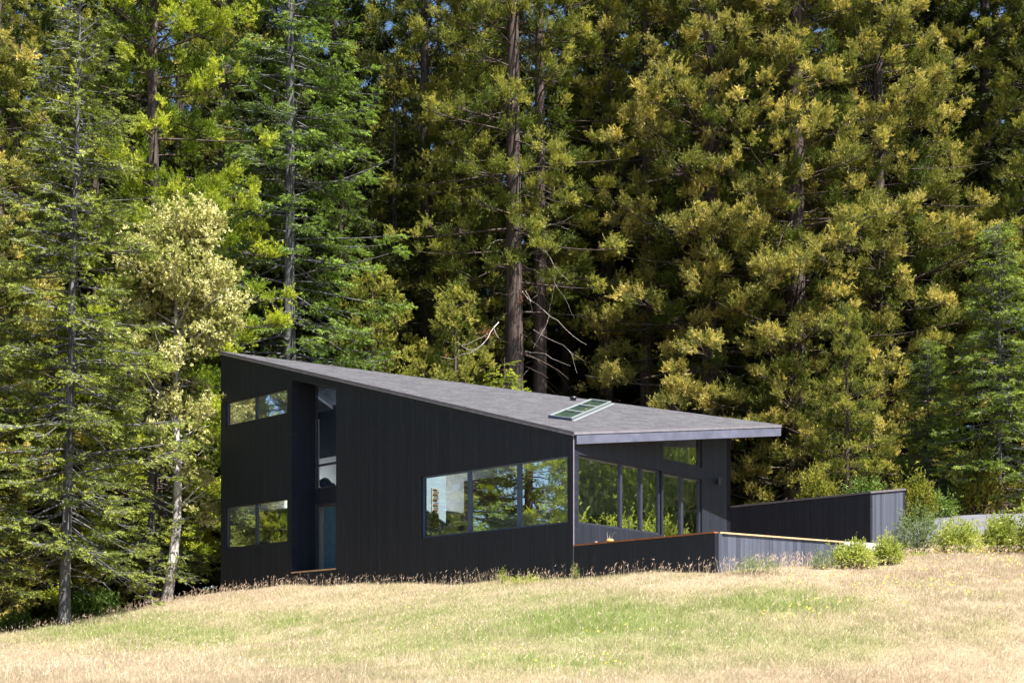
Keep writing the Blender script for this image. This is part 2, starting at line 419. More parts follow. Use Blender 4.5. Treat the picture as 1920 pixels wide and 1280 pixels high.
# driveway: a strip laid a few centimetres over the slope
def strip(name, center, half, mat, lift=.03, n=40):
    c = np.array(center); t = np.linspace(0, 1, len(c)); tt = np.linspace(0, 1, n)
    P = np.stack([np.interp(tt, t, c[:, i]) for i in range(2)], 1)
    for _ in range(6): P[1:-1] = (P[:-2] + 2 * P[1:-1] + P[2:]) / 4
    T = np.gradient(P, axis=0); T /= np.linalg.norm(T, axis=1)[:, None]; Nn = np.stack([-T[:, 1], T[:, 0]], 1)
    W = np.linspace(-1, 1, 7); V = (P[:, None] + Nn[:, None] * (W * half)[None, :, None]).reshape(-1, 2)
    Z = gz(V[:, 0], V[:, 1]) + lift + .04
    v = np.hstack([V, Z[:, None]]); ii = np.arange(len(v)).reshape(n, 7)
    f = np.stack([ii[:-1, :-1].ravel(), ii[1:, :-1].ravel(), ii[1:, 1:].ravel(), ii[:-1, 1:].ravel()], 1)[:, ::-1]
    return link(name, npmesh(name, v, f, mat, smooth=True))
cpts = [at(px, 1000, d * S)[:2] for px, d in [(1600, 33.4), (1690, 33.6), (1780, 34.4), (1900, 35.2), (2100, 35.8), (2500, 36)]]
road = tag(strip('driveway', cpts, 2.6, M['asphalt']), 'grey asphalt driveway curving up behind the bushes', 'driveway', kind='structure')

# ------------------------------------------------------------------ house
def dl(x): return D0 * (1075 - XL) / (x - XL)
def dr(x): return D0 * (XR - 1075) / (XR - x)
Bp = at(1075, 808, D0); Ap = at(414, 658, dl(414))
uL = (Ap - Bp)[:2]; LW = float(np.hypot(*uL)); kL = (Ap[2] - Bp[2]) / LW; uL = uL / LW
uR = np.array([uL[1], -uL[0]]); RW = 5.0 * S
nL, nR = -uR, -uL
BX = Bp[:2]
bC = .95 * S
tq = (1465 - CX) / F
aC = (tq * (Bp[1] - bC * uL[1]) - Bp[0] + bC * uL[0]) / (uR[0] - tq * uR[1])
Cxy = BX + aC * uR - bC * uL; Cp = np.array([*Cxy, EYE + (HZ - 796) / F * Cxy[1]])
mR = (Cp[2] - Bp[2] + kL * bC) / aC
def plan(s, a): return BX + s * uL + a * uR        # s along the long wall, a along the short wall
def roof_z(s, a): return Bp[2] + kL * s + mR * a   # top of the front roof plane
def sL(px): # px on long wall -> s
    d = dl(px); return float((np.array([(px - CX) / F * d, d]) - BX) @ uL)
def aR(px):
    d = dr(px); return float((np.array([(px - CX) / F * d, d]) - BX) @ uR)
def zL(px, py): return EYE + (HZ - py) / F * dl(px)
def zR(px, py): return EYE + (HZ - py) / F * dr(px)
ZB = EYE + 1.2 * S                                   # foot of the walls, below grade
TH = .18
RT = .09                                             # roof thickness

house = thing('house', 'low black timber house with a sloping grey shingle roof in the meadow', 'house', (BX[0], BX[1], ZB))
def o2(s, a, z=0.0): p = plan(s, a); return np.array([p[0], p[1], z])

# openings on the long wall, (s0,s1,z0,z1)
sa, sb = sL(538.5), sL(422.5)
hole_up = (sa, sb, zL(481, 787), zL(481, 740.2))
hole_lo = (sa, sb, zL(481, 1022.3), zL(481, 941.2))
s1, s2 = sL(1064), sL(790)
hole_big = (s1, s2, zL(1063.2, 980), zL(1063.2, 852.5))
n1, n2 = sL(630), sL(547)
nz0 = zL(590, 1070.5); ntop = lambda s: zL(547, 712) + (zL(629, 727.5) - zL(547, 712)) * (n2 - s) / (n2 - n1)
rect = lambda h: [(h[0], h[2]), (h[1], h[2]), (h[1], h[3]), (h[0], h[3])]
niche = [(n1, nz0), (n2, nz0), (n2, ntop(n2)), (n1, ntop(n1))]
topL = lambda s: roof_z(s, 0) - RT
w = MB()
plate(w, o2(0, 0), uL, nL, [(0, ZB), (LW, ZB), (LW, topL(LW)), (0, topL(0))], [rect(hole_up), rect(hole_lo), rect(hole_big), niche], TH)
w.build('long_wall', [M['black'], M['white']], house)

# short wall
RL = aR(1085.2), aR(1240.5)
hole_rw = (RL[0], RL[1], zR(1085.2, 980.5), zR(1085.2, 851))
dA, dB = aR(1244.0), aR(1316.5)
DECK = EYE + 1.72 * S
hole_door = (dA, dB, DECK + .05, zR(1244, 883.5))
def topR(a): return roof_z(0, a) - RT - .003
uwz = zR(1244, 861)
hole_uw = [(dA, uwz), (dB, uwz), (dB, topR(dB) - .22), (dA, topR(dA) - .22)]
w = MB()
plate(w, o2(0, TH), uR, nR, [(0, ZB), (RW - TH, ZB), (RW - TH, topR(RW)), (0, topR(TH))],
      [[(p[0] - TH, p[1]) for p in rect(hole_rw)], [(p[0] - TH, p[1]) for p in rect(hole_door)], [(p[0] - TH, p[1]) for p in hole_uw]], TH)
# the end grain of the long wall closes the corner
w.build('short_wall', [M['black'], M['white']], house)

# hidden rear walls
Dp_s, Dp_a = LW + .3, RW + .3
zD = Ap[2] - 2.6
def back_z(s, a):  # rear roof plane through A, C, D
    A3 = np.array([LW, 0, Ap[2]]); C3 = np.array([-bC, aC, Cp[2]]); D3 = np.array([Dp_s, Dp_a, zD])
    n = np.cross(C3 - A3, D3 - A3); return A3[2] - (n[0] * (s - A3[0]) + n[1] * (a - A3[1])) / n[2]
def roof_any(s, a): return min(roof_z(s, a), back_z(s, a))
def ridge_a(s): return (LW - s) / (LW + bC) * aC
w = MB()
sr = LW * (1 - RW / aC) if False else None
pts = [(0, ZB)] ; 
ss = np.linspace(0, LW, 9)
top = [(float(s), roof_any(s, RW) - RT - .003) for s in ss]
REARW = [(.7, 2.9, DECK + .1, EYE + 3.75 * S), (3.2, 5.0, DECK + .1, EYE + 3.75 * S)]  # unseen rear windows, added to brighten the rooms inside
plate(w, o2(0, RW), uL, -nL, [(0, ZB), (LW, ZB)] + top[::-1], [rect(h) for h in REARW], TH)
w.build('rear_wall', [M['black'], M['white']], house)
w = MB()
aa = np.linspace(TH, RW - TH, 7)
top = [(float(a - TH), roof_any(LW, a) - RT - .003) for a in aa]
plate(w, o2(LW, TH), uR, -nR, [(0, ZB), (RW - 2 * TH, ZB)] + top[::-1], [], TH)
w.build('end_wall', [M['black'], M['white']], house)

# roof: two planes folded along the ridge A-C
ov = .035
def rp(s, a, dz=0.0, z=None): p = plan(s, a); return np.array([p[0], p[1], (roof_z(s, a) if z is None else z) + dz])
A0 = rp(LW + ov, -ov); B0 = rp(-ov * 1.2, -ov); C0 = np.array(Cp); Dd = np.array([*plan(Dp_s, Dp_a), zD])
g2 = np.array([kL, mR]); g2 /= np.linalg.norm(g2); cdir = np.array([-g2[1], g2[0]])
def ruv(P): d = P[:2] - BX; sv = np.array([d @ uL, d @ uR]); return (float(sv @ cdir), float(sv @ g2) * 1.06)
rf = MB()
dn = np.array([0, 0, -RT])
n_pl = np.array([-(kL * uL[0] + mR * uR[0]), -(kL * uL[1] + mR * uR[1]), 1.0]); n_un = n_pl / np.linalg.norm(n_pl)
def on_roof(px, py, lift=0.0):
    r = np.array([(px - CX) / F, 1.0, (HZ - py) / F]); o = np.array([0, 0, EYE]); B_ = Bp + n_un * lift
    t = (n_pl @ (B_ - o)) / (n_pl @ r); return o + r * t
SKL = .07
q0, q1, q2 = on_roof(1033, 778.5, SKL), on_roof(1070, 782.5, SKL), on_roof(1143, 752, SKL)
v2 = q2 - q1; v1 = q0 - q1; v1 = v1 - v2 * (v1 @ v2) / (v2 @ v2)
v1 = v1 / np.linalg.norm(v1) * .47
sky_hole = [q1 - n_un * SKL, q2 - n_un * SKL, q2 + v1 - n_un * SKL, q1 + v1 - n_un * SKL]
rear_holes = [[(n1 + .1, 2.9 + 1.2), (n2 + .1, 2.9 + 1.2), (n2 + .1, 5.7), (n1 + .1, 5.7)], [(6.3, 3.28), (7.62, 3.28), (7.62, 4.3), (6.3, 4.3)], [(LW - 3.0, 2.2), (LW - 1.2, 2.2), (LW - 1.2, 4.6), (LW - 3.0, 4.6)]]  # roof openings out of sight, added to let sun into the rooms
rear3 = [[np.array([*plan(s, a), back_z(s, a)]) for s, a in h] for h in rear_holes]
def roof_poly(outer, holes, dz, uvf, mi, up):
    loops = [outer] + holes; flat = [p for l in loops for p in l]
    for t in tessellate_polygon([[Vector((p[0], p[1], 0)) for p in l] for l in loops]):
        q = [flat[k] + np.array([0, 0, dz]) for k in t]
        if (np.cross(q[1] - q[0], q[2] - q[0])[2] > 0) != up: q = q[::-1]
        rf.poly(q, [uvf(p) for p in q], mi)
for outer, holes in (([A0, B0, C0], [sky_hole]), ([A0, C0, Dd], rear3)):
    roof_poly(outer, holes, 0, ruv, 0, True); roof_poly(outer, holes, -RT, ruv, 1, False)
    for h in holes:
        for k in range(len(h)):
            p, q = h[k], h[(k + 1) % len(h)]; rf.poly([p + dn, q + dn, q, p], None, 3)
for p, q in ((A0, B0), (B0, C0), (C0, Dd), (Dd, A0)): rf.poly([p + dn, q + dn, q, p], None, 2)
roof = rf.build('roof', [M['shingle'], M['panel'], M['roofedge'], M['panel']], house)
def edge_strip(p, q, out, top, h, t):
    mb = MB(); mb.box(p + np.array([*(out * .0), top]), q - p, np.array([*(out * t), 0.0]), np.array([0, 0, -h])); return mb
uBC = (C0 - B0)[:2]; uBC /= np.linalg.norm(uBC); nBC = np.array([uBC[1], -uBC[0]])
de = MB()
de.box(A0 + [0, 0, -RT + .022], B0 - A0, np.array([*(nL * .02), 0.]), np.array([0, 0, -.026]))
de.box(B0 + [0, 0, -.03], C0 - B0, np.array([*(nBC * .02), 0.]), np.array([0, 0, -.035]))
de.build('drip_edge', M['metal'], roof)
fh = .205
fa = MB()
vBC = C0 - B0
fa.box(B0 + vBC * .012 + [0, 0, -.07] - np.array([*(nBC * .05), 0]), vBC * .985, np.array([*(nBC * .058), 0.]), np.array([0, 0, -fh]))
fa.build('fascia', M['fascia'], roof)
# soffit closing the overhang under the short wall side
sf = MB()
E3 = rp(0, RW + .0, -RT - .004)
sf.poly([rp(-.02, .02, -RT - .006), rp(-.02, aC * .97, -RT - .006), np.array(C0) + [0, 0, -RT - .006] - np.array([*(uBC * .1), 0])], None, 0)
# rake board on the long wall, just under the roof edge
rk = MB()
rk.box(o2(0, 0, topL(0) - .02) + np.array([*(nL * .002), 0]), o2(LW, 0, topL(LW)) - o2(0, 0, topL(0)), np.array([*(nL * .018), 0.]), np.array([0, 0, -.10]))
rk.build('rake_board', M['black'], roof)
cs = MB()
cs.box(o2(-.012, -.012, ZB + .1), np.array([*(uR * .028), 0.]), np.array([*(uL * .012), 0.]), np.array([0, 0, topL(0) - ZB - .14]))
cs.build('corner_trim', M['corner'], house)

def window(name, o, ux, nrm, s0, s1, z0, z1, mull, frame_w=.035, inset=.05, dep=.07, parent=house, mat='frame', ztop=None, mull_w=.09, glass='glass'):
    """frame with mullions (positions in s) set into a wall opening; glass is a child"""
    ux3 = np.array([ux[0], ux[1], 0.]); n3 = np.array([nrm[0], nrm[1], 0.])
    base = np.asarray(o, float) - n3 * inset
    zt = ztop or (lambda s: z1)
    f = MB(); Q = lambda s, z: base + ux3 * s + np.array([0, 0, z])
    e_ = .004
    f.box(Q(s0 + e_, z0 + e_), ux3 * (s1 - s0 - 2 * e_), -n3 * dep, np.array([0, 0, frame_w]))
    topv = Q(s1 - e_, zt(s1 - e_)) - Q(s0 + e_, zt(s0 + e_))
    f.box(Q(s0 + e_, zt(s0 + e_) - frame_w - e_), topv, -n3 * dep, np.array([0, 0, frame_w]))
    for sv in [s0 + e_, s1 - frame_w - e_] + [mm - mull_w / 2 for mm in mull]:
        wd = frame_w if sv in (s0 + e_, s1 - frame_w - e_) else mull_w
        zz = min(zt(sv), zt(sv + wd)) - frame_w - e_ - .002
        f.box(Q(sv, z0 + frame_w + e_ + .002) + n3 * (.012 if wd != frame_w else 0), ux3 * wd, -n3 * dep, np.array([0, 0, zz - (z0 + frame_w + e_ + .002)]))
    ob = f.build(name, M[mat], parent)
    g = MB(); gi = -n3 * dep * .5; gmats = [M[glass]] + ([M['glass_half']] if glass == 'glass_mixed' else [])
    cuts = [s0 + frame_w] + sorted(mull) + [s1 - frame_w]
    for i in range(len(cuts) - 1):
        a, b = cuts[i], cuts[i + 1]
        pts = [Q(a, z0 + .02) + gi, Q(b, z0 + .02) + gi, Q(b, zt(b) - .02) + gi, Q(a, zt(a) - .02) + gi]
        nn = np.cross(pts[1] - pts[0], pts[2] - pts[0])
        if nn @ n3 < 0: pts = pts[::-1]
        g.poly(pts, None, 1 if glass == 'glass_mixed' and i == len(cuts) - 2 else 0)
    g.build('pane', gmats, ob)
    return ob
oL = o2(0, 0); oR = o2(0, 0)
window('window', oL, uL, nL, *hole_up, [sL(477.8)], mull_w=.06)
window('window', oL, uL, nL, *hole_lo, [sL(478)], mull_w=.06)
window('window', oL, uL, nL, *hole_big, [sL(877), sL(970)], mat='framelight', mull_w=.09, glass='glass_mixed')
window('window', oR, uR, nR, *hole_rw, [aR(1167.5), aR(1205.5)], frame_w=.045, mull_w=.075)
window('window', oR, uR, nR, dA, dB, uwz, 0, [], ztop=lambda a: topR(a) - .225)
dr_ = window('sliding_door', oR, uR, nR, dA, dB, DECK + .05, zR(1244, 883.5), [aR(1281.5)], frame_w=.055, mull_w=.10)
hm = MB(); hm.box(o2(0, 0, DECK + 1.0) + np.array([*(uR * (aR(1281.5) + .02)), 0]) + np.array([*(nR * -.035), 0]), np.array([*(uR * .03), 0.]), np.array([*(nR * .03), 0.]), np.array([0, 0, .25]))
hm.build('handle', M['darkmetal'], dr_)

for h in REARW: window('window', o2(0, RW), uL, -nL, *h, [(h[0] + h[1]) / 2], glass='glass_clear')
# recessed slot in the long wall: two cheeks, head and tall glazing at the back
ND = .66 * S
nc = MB()
U3, R3 = np.array([*uL, 0.]), np.array([*uR, 0.])
def uvq(w_, h_): return [(0, 0), (w_, 0), (w_, h_), (0, h_)]
za, zb = nz0, ntop(n2)
nc.poly([o2(n2, TH, za), o2(n2, ND, za), o2(n2, ND, ntop(n2)), o2(n2, TH, ntop(n2))], [(20, za), (20 + ND, za), (20 + ND, zb), (20, zb)])
nc.poly([o2(n1, TH, za), o2(n1, TH, ntop(n1)), o2(n1, ND, ntop(n1)), o2(n1, ND, za)], [(20, za), (20, zb), (20 + ND, zb), (20 + ND, za)])
nc.poly([o2(n1, TH, ntop(n1)), o2(n2, TH, ntop(n2)), o2(n2, ND, ntop(n2)), o2(n1, ND, ntop(n1))], [(0, 0), (0, 1), (1, 1), (1, 0)])
nc.poly([o2(n1, TH, za), o2(n1, ND, za), o2(n2, ND, za), o2(n2, TH, za)], [(0, 0), (0, 1), (1, 1), (1, 0)])
UP0, UP1 = zL(610, 935) + .05, zL(610, 908) + .1      # floor band between the storeys
nc.box(o2(n1, ND - .02, UP0), U3 * (n2 - n1), R3 * .04, np.array([0, 0, UP1 - UP0]))
nc.build('recess', M['black'], house)
sl = MB(); sl.box(o2(n1 + .003, -.02, nz0), U3 * (n2 - n1 - .006), R3 * (ND - .04), np.array([0, 0, .035])); sl.build('sill', M['palecap'], house)
nb = o2(0, ND)
wt = window('window', nb, uL, nL, n1 + .003, n2 - .003, UP1 + .005, 0, [], frame_w=.03, inset=.0, dep=.05, ztop=lambda s: ntop(s) - .004, glass='glass_clear')
tb = MB(); tb.box(o2(n1, ND - .01, zL(610, 857)), U3 * (n2 - n1), R3 * .07, np.array([0, 0, .05])); tb.build('transom', M['frame'], wt)
window('window', nb, uL, nL, n1 + .003, n2 - .003, nz0 + .04, UP0 - .005, [], frame_w=.03, inset=.0, dep=.05, glass='glass_clear')

# interior: floors, partitions
FL = nz0 - .02
fl = MB(); fl.box(o2(TH + .002, TH + .002, FL - .15), U3 * (LW - 2 * TH - .004), R3 * (RW - 2 * TH - .004), np.array([0, 0, .15])); fl.build('floor', M['floorwood'], house)
uf = MB(); uf.box(o2(8.12, ND + .06, UP0), U3 * (LW - TH - 8.13), R3 * (RW - TH - ND - .07), np.array([0, 0, .04])); uf.build('upper_floor', M['white'], house)
def s_at(px, dep):
    t = (px - CX) / F; q = BX + (TH + dep) * uR
    return float((t * q[1] - q[0]) / (uL[0] - t * uL[1]))
def a_at(px, s):
    t = (px - CX) / F; q = BX + s * uL
    return float((t * q[1] - q[0]) / (uR[0] - t * uR[1]))
# white cross wall beside the stair, under the added rear roof glazing, seen through the left pane of the wide window
PS = 8.0; PA = a_at(836, PS)
pt = MB(); pt.box(o2(PS, 2.95, FL), U3 * .1, R3 * (PA - 2.95), np.array([0, 0, back_z(PS, PA) - FL - .25])); pt.build('partition', M['white_skytint'], house)
UF = UP0 + .042
pu = MB(); pu.box(o2(n2 + .02, ND + .07, UF), U3 * .1, R3 * max(.08, a_at(598.5, n2 + .02) - ND - .07), np.array([0, 0, 2.3])); pu.build('partition', M['white'], house)
ps0, ps1 = s_at(645, ND - TH + 2.3), s_at(580, ND - TH + 2.3); zt_ = EYE + (HZ - 852) / F * float((plan(ps0, ND + 2.3))[1])
pv = MB(); pv.box(o2(ps0, ND + 2.3, UF), U3 * (ps1 - ps0), R3 * .08, np.array([0, 0, zt_ - UF])); pv.build('partition', M['white'], house)
pd = MB(); pd.box(o2(ps0, ND + 2.28, zt_), U3 * (ps1 - ps0), R3 * .1, np.array([0, 0, 2.2])); pd.build('upper_panel', M['panel'], house)
p2 = MB(); p2.box(o2(n2 + .02, ND + .07, FL), U3 * .1, R3 * (RW - TH - ND - .1), np.array([0, 0, UP0 - FL - .01])); p2.build('partition', M['white'], house)

# roof furniture
e2 = v2 / np.linalg.norm(v2); e1 = v1 / np.linalg.norm(v1); l2 = np.linalg.norm(v2)
sk = MB(); dnn = -n_un * .10
sk.box(q1 - e2 * .04 - e1 * .035, e2 * (l2 + .08), e1 * .035, dnn); sk.box(q1 + v1, e2 * l2, e1 * .04, dnn)
sk.box(q1 - e2 * .04, e2 * .04, v1, dnn + n_un * .001); sk.box(q1 + e2 * l2, e2 * .04, v1, dnn + n_un * .001)
for k in (1, 2): sk.box(q1 + e2 * (l2 * k / 3 - .03), e2 * .06, v1, -n_un * .06)
sko = sk.build('skylight', M['curb'], house)
fl_ = MB(); fl_.box(q1 - e2 * .1 - e1 * .12 - n_un * (SKL + .004), e2 * (l2 + .2), e1 * .055, n_un * .02); fl_.build('flashing', M['curb'], sko)
g = MB()
for k in range(3):
    b = q1 + e2 * (l2 * k / 3 + (.03 if k else 0)) - n_un * .015; ln = e2 * (l2 / 3 - (.03 if k in (0, 2) else .06))
    pts = [b, b + ln, b + ln + v1, b + v1]
    if np.cross(pts[1] - pts[0], pts[2] - pts[0]) @ n_un < 0: pts = pts[::-1]
    g.poly(pts)
g.build('pane', M['glass_sky'], sko)
sh_ = MB(); sp_ = [p - n_un * .05 for p in (q1, q1 + e2 * l2, q1 + e2 * l2 + v1, q1 + v1)]; sh_.poly(sp_); sh_.build('shade', M['shade'], sko)  # blind added below the panes, pale as a sunlit shaft would look
fb = MB(); fb.box(q1 + v1 * 1.11 - e2 * .05, e2 * .03, -v1 * 1.2, dnn * .9); fb.build('front_trim', M['framelight'], sko)
for h in rear3:  # unseen skylights, added to light the rooms below
    rs = MB(); rs.poly([p + np.array([0, 0, .03]) for p in h]); rs.build('added_roof_glazing', M['glass_clear'], house)
vq = on_roof(1075, 750); vt = MB()
vt.tube([vq, vq + [0, 0, .06]], [.07, .07], 12); vt.tube([vq + [0, 0, .05], vq + [0, 0, .08]], [.10, .09], 12)
vt.build('roof_vent', M['darkmetal'], house)
la = aR(1343); lz = zR(1343, 903); lp = o2(0, la, lz); lm = MB(); n3 = np.array([*nR, 0.])
lm.tube([lp + [0, 0, -.09] + n3 * .09, lp + [0, 0, .09] + n3 * .09], [.055, .055], 12); lm.box(lp + [-.02, -.02, -.03] , n3 * .06, np.array([*(uR * .05), 0.]), np.array([0, 0, .06]))
lm.build('wall_lamp', M['darkmetal'], house)

# things inside, seen through the glass
a_l, a_r = a_at(808.5, PS), a_at(821.5, PS); ad_ = float(plan(PS, a_l)[1]) / F; az0, az1 = EYE + (HZ - 990) * ad_, EYE + (HZ - 914) * ad_
art = MB(); ap = o2(PS - .002, a_l, 0)
art.box(ap + [0, 0, az0], R3 * (a_r - a_l), -U3 * .03, np.array([0, 0, az1 - az0]))
arto = art.build('wall_art', M['artpaper']); tag(arto, 'tall narrow striped picture on the white wall behind the wide window', 'picture')
st = MB(); aw = a_r - a_l
for k in range(22):
    z = az0 + .02 + (az1 - az0 - .04) * k / 22
    st.box(ap + R3 * (.03 + .02 * (k % 3)) - U3 * .031 + [0, 0, z], R3 * (aw - .08 - .02 * (k % 2)), -U3 * .008, np.array([0, 0, (az1 - az0) / 44 * (1 + .5 * ((k * 7) % 3 == 0))]), k % 3)
st.build('stripe', [plain('ink black', (.03, .03, .03)), plain('rust red', (.25, .12, .06)), plain('dusty blue', (.1, .14, .2))], arto)
cbm = MB(); cl_ = s_at(870, 1.2) - s_at(995, 1.2); cb0 = o2(s_at(995, 1.2), TH + 1.2, zL(995, 931)); cbm.box(cb0, U3 * cl_, R3 * .5, np.array([0, 0, .85]))
for k in range(1, 4): cbm.box(cb0 + U3 * (cl_ * k / 4 - .01) - R3 * .004 + [0, 0, .02], U3 * .02, R3 * .004, np.array([0, 0, .71]))
cab = tag(cbm.build('cabinet', M['cabinet']), 'brown wooden cabinet hanging inside behind the wide window', 'cabinet')
cu = MB(); cn = 60; cs0, cs1 = n1 - .05, n2 - .12
prev = None
for k in range(cn + 1):
    s = cs0 + (cs1 - cs0) * k / cn; off = ND + .17 + .035 * math.sin(k * .95)
    cur = (o2(s, off, nz0 + .08), o2(s, off, UP0 - .06))
    if prev is not None: cu.poly([prev[0], cur[0], cur[1], prev[1]])
    prev = cur
tag(cu.build('curtain', M['curtain'], smooth=True), 'blue grey curtain behind the lower glass of the tall recess', 'curtain')
# lounge chair on the upper floor
chp = o2(s_at(624, ND - TH + .9), ND + .9, UF); ch = thing('lounge_chair', 'dark blue shell chair behind the upper glass of the tall recess', 'chair', chp)
shl = MB(); prof = [(-.02, .36), (.22, .33), (.42, .36), (.5, .5), (.54, .72), (.6, .86)]
for i in range(len(prof) - 1):
    for j in range(6):
        wj = lambda i_, j_: (lambda w: chp + U3 * (prof[i_][0] - .28) + R3 * ((j_ / 6 - .5) * w) + np.array([0, 0, prof[i_][1] + [.1, .1, .1, .1, 0, -.14][i_] * abs(j_ / 6 - .5) ** 2 * 4]))([.5, .52, .55, .58, .54, .46][i_])
        shl.poly([wj(i, j), wj(i + 1, j), wj(i + 1, j + 1), wj(i, j + 1)])
so = shl.build('seat_shell', M['chair'], ch, True)
md = so.modifiers.new('s', 'SOLIDIFY'); md.thickness = .02
for sx, sy in ((-1, -1), (-1, 1), (1, -1), (1, 1)):
    lg = MB(); lg.tube([chp + U3 * .05 + [0, 0, .34], chp + U3 * (.05 + .2 * sx) + R3 * .2 * sy], [.014, .01], 6); lg.build('leg', M['darkmetal'], ch)

# ------------------------------------------------------------------ terrace: fence, deck and small things
F0 = at(1076, 1020, D0); zc = F0[2]
d1 = (zc - EYE) * F / (HZ - 995); F1 = at(1340, 995, d1)
d2 = (zc - EYE) * F / (HZ - 1013.5); F2 = at(1582, 1013.5, d2)
fence = thing('terrace_fence', 'low black board fence with a wooden cap around the terrace', 'fence', (F1[0], F1[1], ZB))
def fence_run(P, Q, th, m, inset0=0.0, cap='redwoodcap'):
    u = (Q - P); u[2] = 0; L = np.linalg.norm(u); u /= L; n = np.array([u[1], -u[0], 0.])
    zb_ = min(g1(P[0], P[1]), g1(Q[0], Q[1])) - .4
    b = MB(); plate(b, np.array([P[0], P[1], 0.]), u[:2], n[:2], [(inset0, zb_), (L, zb_), (L, zc - .04), (inset0, zc - .04)], [], th, 0, 0, 0)
    b.build('board_panel', m, fence)
    c = MB(); c.box(np.array([P[0], P[1], zc - .04]) + n * .03 + u * inset0, u * (L - inset0), -n * (th + .06), np.array([0, 0, .03])); c.build('cap', M[cap], fence)
fence_run(F0, F1, .1, M['black'], .02)
fence_run(F1 + (F2 - F1) / np.linalg.norm(F2 - F1) * .12, F2, .1, M['black_sunlit'], 0, 'palecap')
cpst = MB(); uu = (F1 - F0)[:2]; uu /= np.linalg.norm(uu)
cpst.box(np.array([F1[0], F1[1], g1(F1[0], F1[1]) - .4]) - np.array([*(uu * .0), 0]), np.array([uu[0], uu[1], 0]) * .1, np.array([-uu[1], uu[0], 0]) * .11, np.array([0, 0, zc - .045 - g1(F1[0], F1[1]) + .4])); cpst.build('post', M['black_sunlit'], fence)
dk = MB()
dkp = [o2(-.02, .0, DECK), o2(-.02, RW, DECK), np.array([F2[0] - .1, F2[1] + .3, DECK]), np.array([F1[0] + .02, F1[1] + .2, DECK]), np.array([F0[0] + .05, F0[1] + .15, DECK])]
dk.poly(dkp); dk.poly([p + [0, 0, -.12] for p in dkp[::-1]])
for i in range(5): dk.poly([dkp[i] + [0, 0, -.12], dkp[(i + 1) % 5] + [0, 0, -.12], dkp[(i + 1) % 5], dkp[i]])
tag(dk.build('terrace', M['deck']), 'grey boarded terrace behind the low fence', 'terrace', kind='structure')
# a side table right behind the fence, its top level with the cap
tp = at(1125, 1016, D0 - .12); tz = zc - .06
tb_ = thing('side_table', 'small dark side table hidden behind the black fence', 'table', (tp[0], tp[1], DECK))
t_ = MB(); u3 = np.array([*uu, 0.]); v3 = np.array([-uu[1], uu[0], 0.])
t_.box(np.array([tp[0], tp[1], tz]) - u3 * .42 - v3 * .14, u3 * .84, v3 * .28, np.array([0, 0, .025])); t_.build('table_top', M['darkmetal'], tb_)
for sx in (-1, 1):
    for sy in (-1, 1):
        lg = MB(); q = np.array([tp[0], tp[1], 0]) + u3 * .38 * sx + v3 * .11 * sy; lg.tube([q + [0, 0, DECK], q + [0, 0, tz]], .013, 6); lg.build('leg', M['darkmetal'], tb_)
tz += .025
def on_table(px): 
    t = ((px - CX) / F * tp[1] - tp[0]) / (u3[0] - (px - CX) / F * u3[1]); return np.array([tp[0], tp[1], tz]) + u3 * t
pp = on_table(1144); pot = thing('flower_pot', 'round yellow pot with three bare curved stems behind the fence', 'pot', pp)
pm = MB(); pr = [(.0, .045), (.02, .075), (.05, .088), (.085, .085), (.11, .065), (.12, .05)]
pm.tube([pp + [0, 0, h] for h, r in pr], [r for h, r in pr], 16); pm.build('pot_body', M['yellow'], pot, True)
for k, (ox, hh, cx_) in enumerate([(-.05, .27, -.03), (.0, .25, .02), (.06, .26, .07)]):
    sm_ = MB(); sm_.tube([pp + u3 * (ox + cx_ * (t * t) * 1.1 - .02 * math.sin(t * 3.1)) + [0, 0, .1 + (hh - .1) * t] for t in np.linspace(0, 1, 7)], [.009 - .0008 * i for i in range(7)], 6); sm_.build('stem', M['twig'], pot)
gp = on_table(1117); gm = MB(); gm.tube([gp, gp + [0, 0, .1]], [.03, .036], 12); tag(gm.build('cup', M['amber'], None, True), 'small amber drinking cup behind the fence beside the yellow pot', 'cup')
kp = on_table(1101); km = MB(); km.tube([kp, kp + [0, 0, .05], kp + [0, 0, .06], kp + [0, 0, .085]], [.05, .045, .02, .015], 12); tag(km.build('lidded_jar', M['darkmetal'], None, True), 'low dark lidded jar behind the fence near the house corner', 'jar')

# pale concrete step at the end of the fence
cst = MB(); c0 = at(1576, 1014, d2 + .45); cst.box(c0 + [0, 0, -.9], np.array([1.05, .45, 0]), np.array([-.3, .9, 0]), np.array([0, 0, .9])); tag(cst.build('concrete_step', M['concrete']), 'pale concrete landing block at the end of the terrace fence', 'step')

# black garden building beyond
K = at(1632, 925, 30 * S); zK = K[2]
dk2 = 30 * S * (XR - 1632) / (XR - 1697); K2 = at(1697, 919, dk2)
shed = thing('garden_shed', 'long low black board shed with a sloping top beyond the terrace', 'shed', (K[0], K[1], g1(K[0], K[1])))
Lk = 7.0; KB = g1(K[0], K[1]) - 1.0
KL = K + np.array([*(uL * Lk), 0]); KL2 = K2 + np.array([*(uL * Lk), 0])
w = MB(); plate(w, np.array([K[0], K[1], 0.]), uL, nL, [(0, KB), (Lk, KB), (Lk, zK), (0, zK)], [], .12, 0, 0, 0); w.build('long_wall', M['black'], shed)
LR = np.linalg.norm((K2 - K)[:2])
w = MB(); plate(w, np.array([K[0], K[1], 0.]) + R3 * .121, uR, nR, [(0, KB), (LR - .121, KB), (LR - .121, K2[2]), (0, zK)], [], .12, 0, 0, 0); w.build('end_wall', M['black_sunlit'], shed)
w = MB()
t0 = np.array([0, 0, .004]); e0 = nL * .03 + nR * .03
top = [K + t0 + np.array([*(nR * .03 + nL * .03), 0]), K2 + t0 + np.array([*(nR * .03), 0]), KL2 + t0, KL + t0 + np.array([*(nL * .03), 0])]
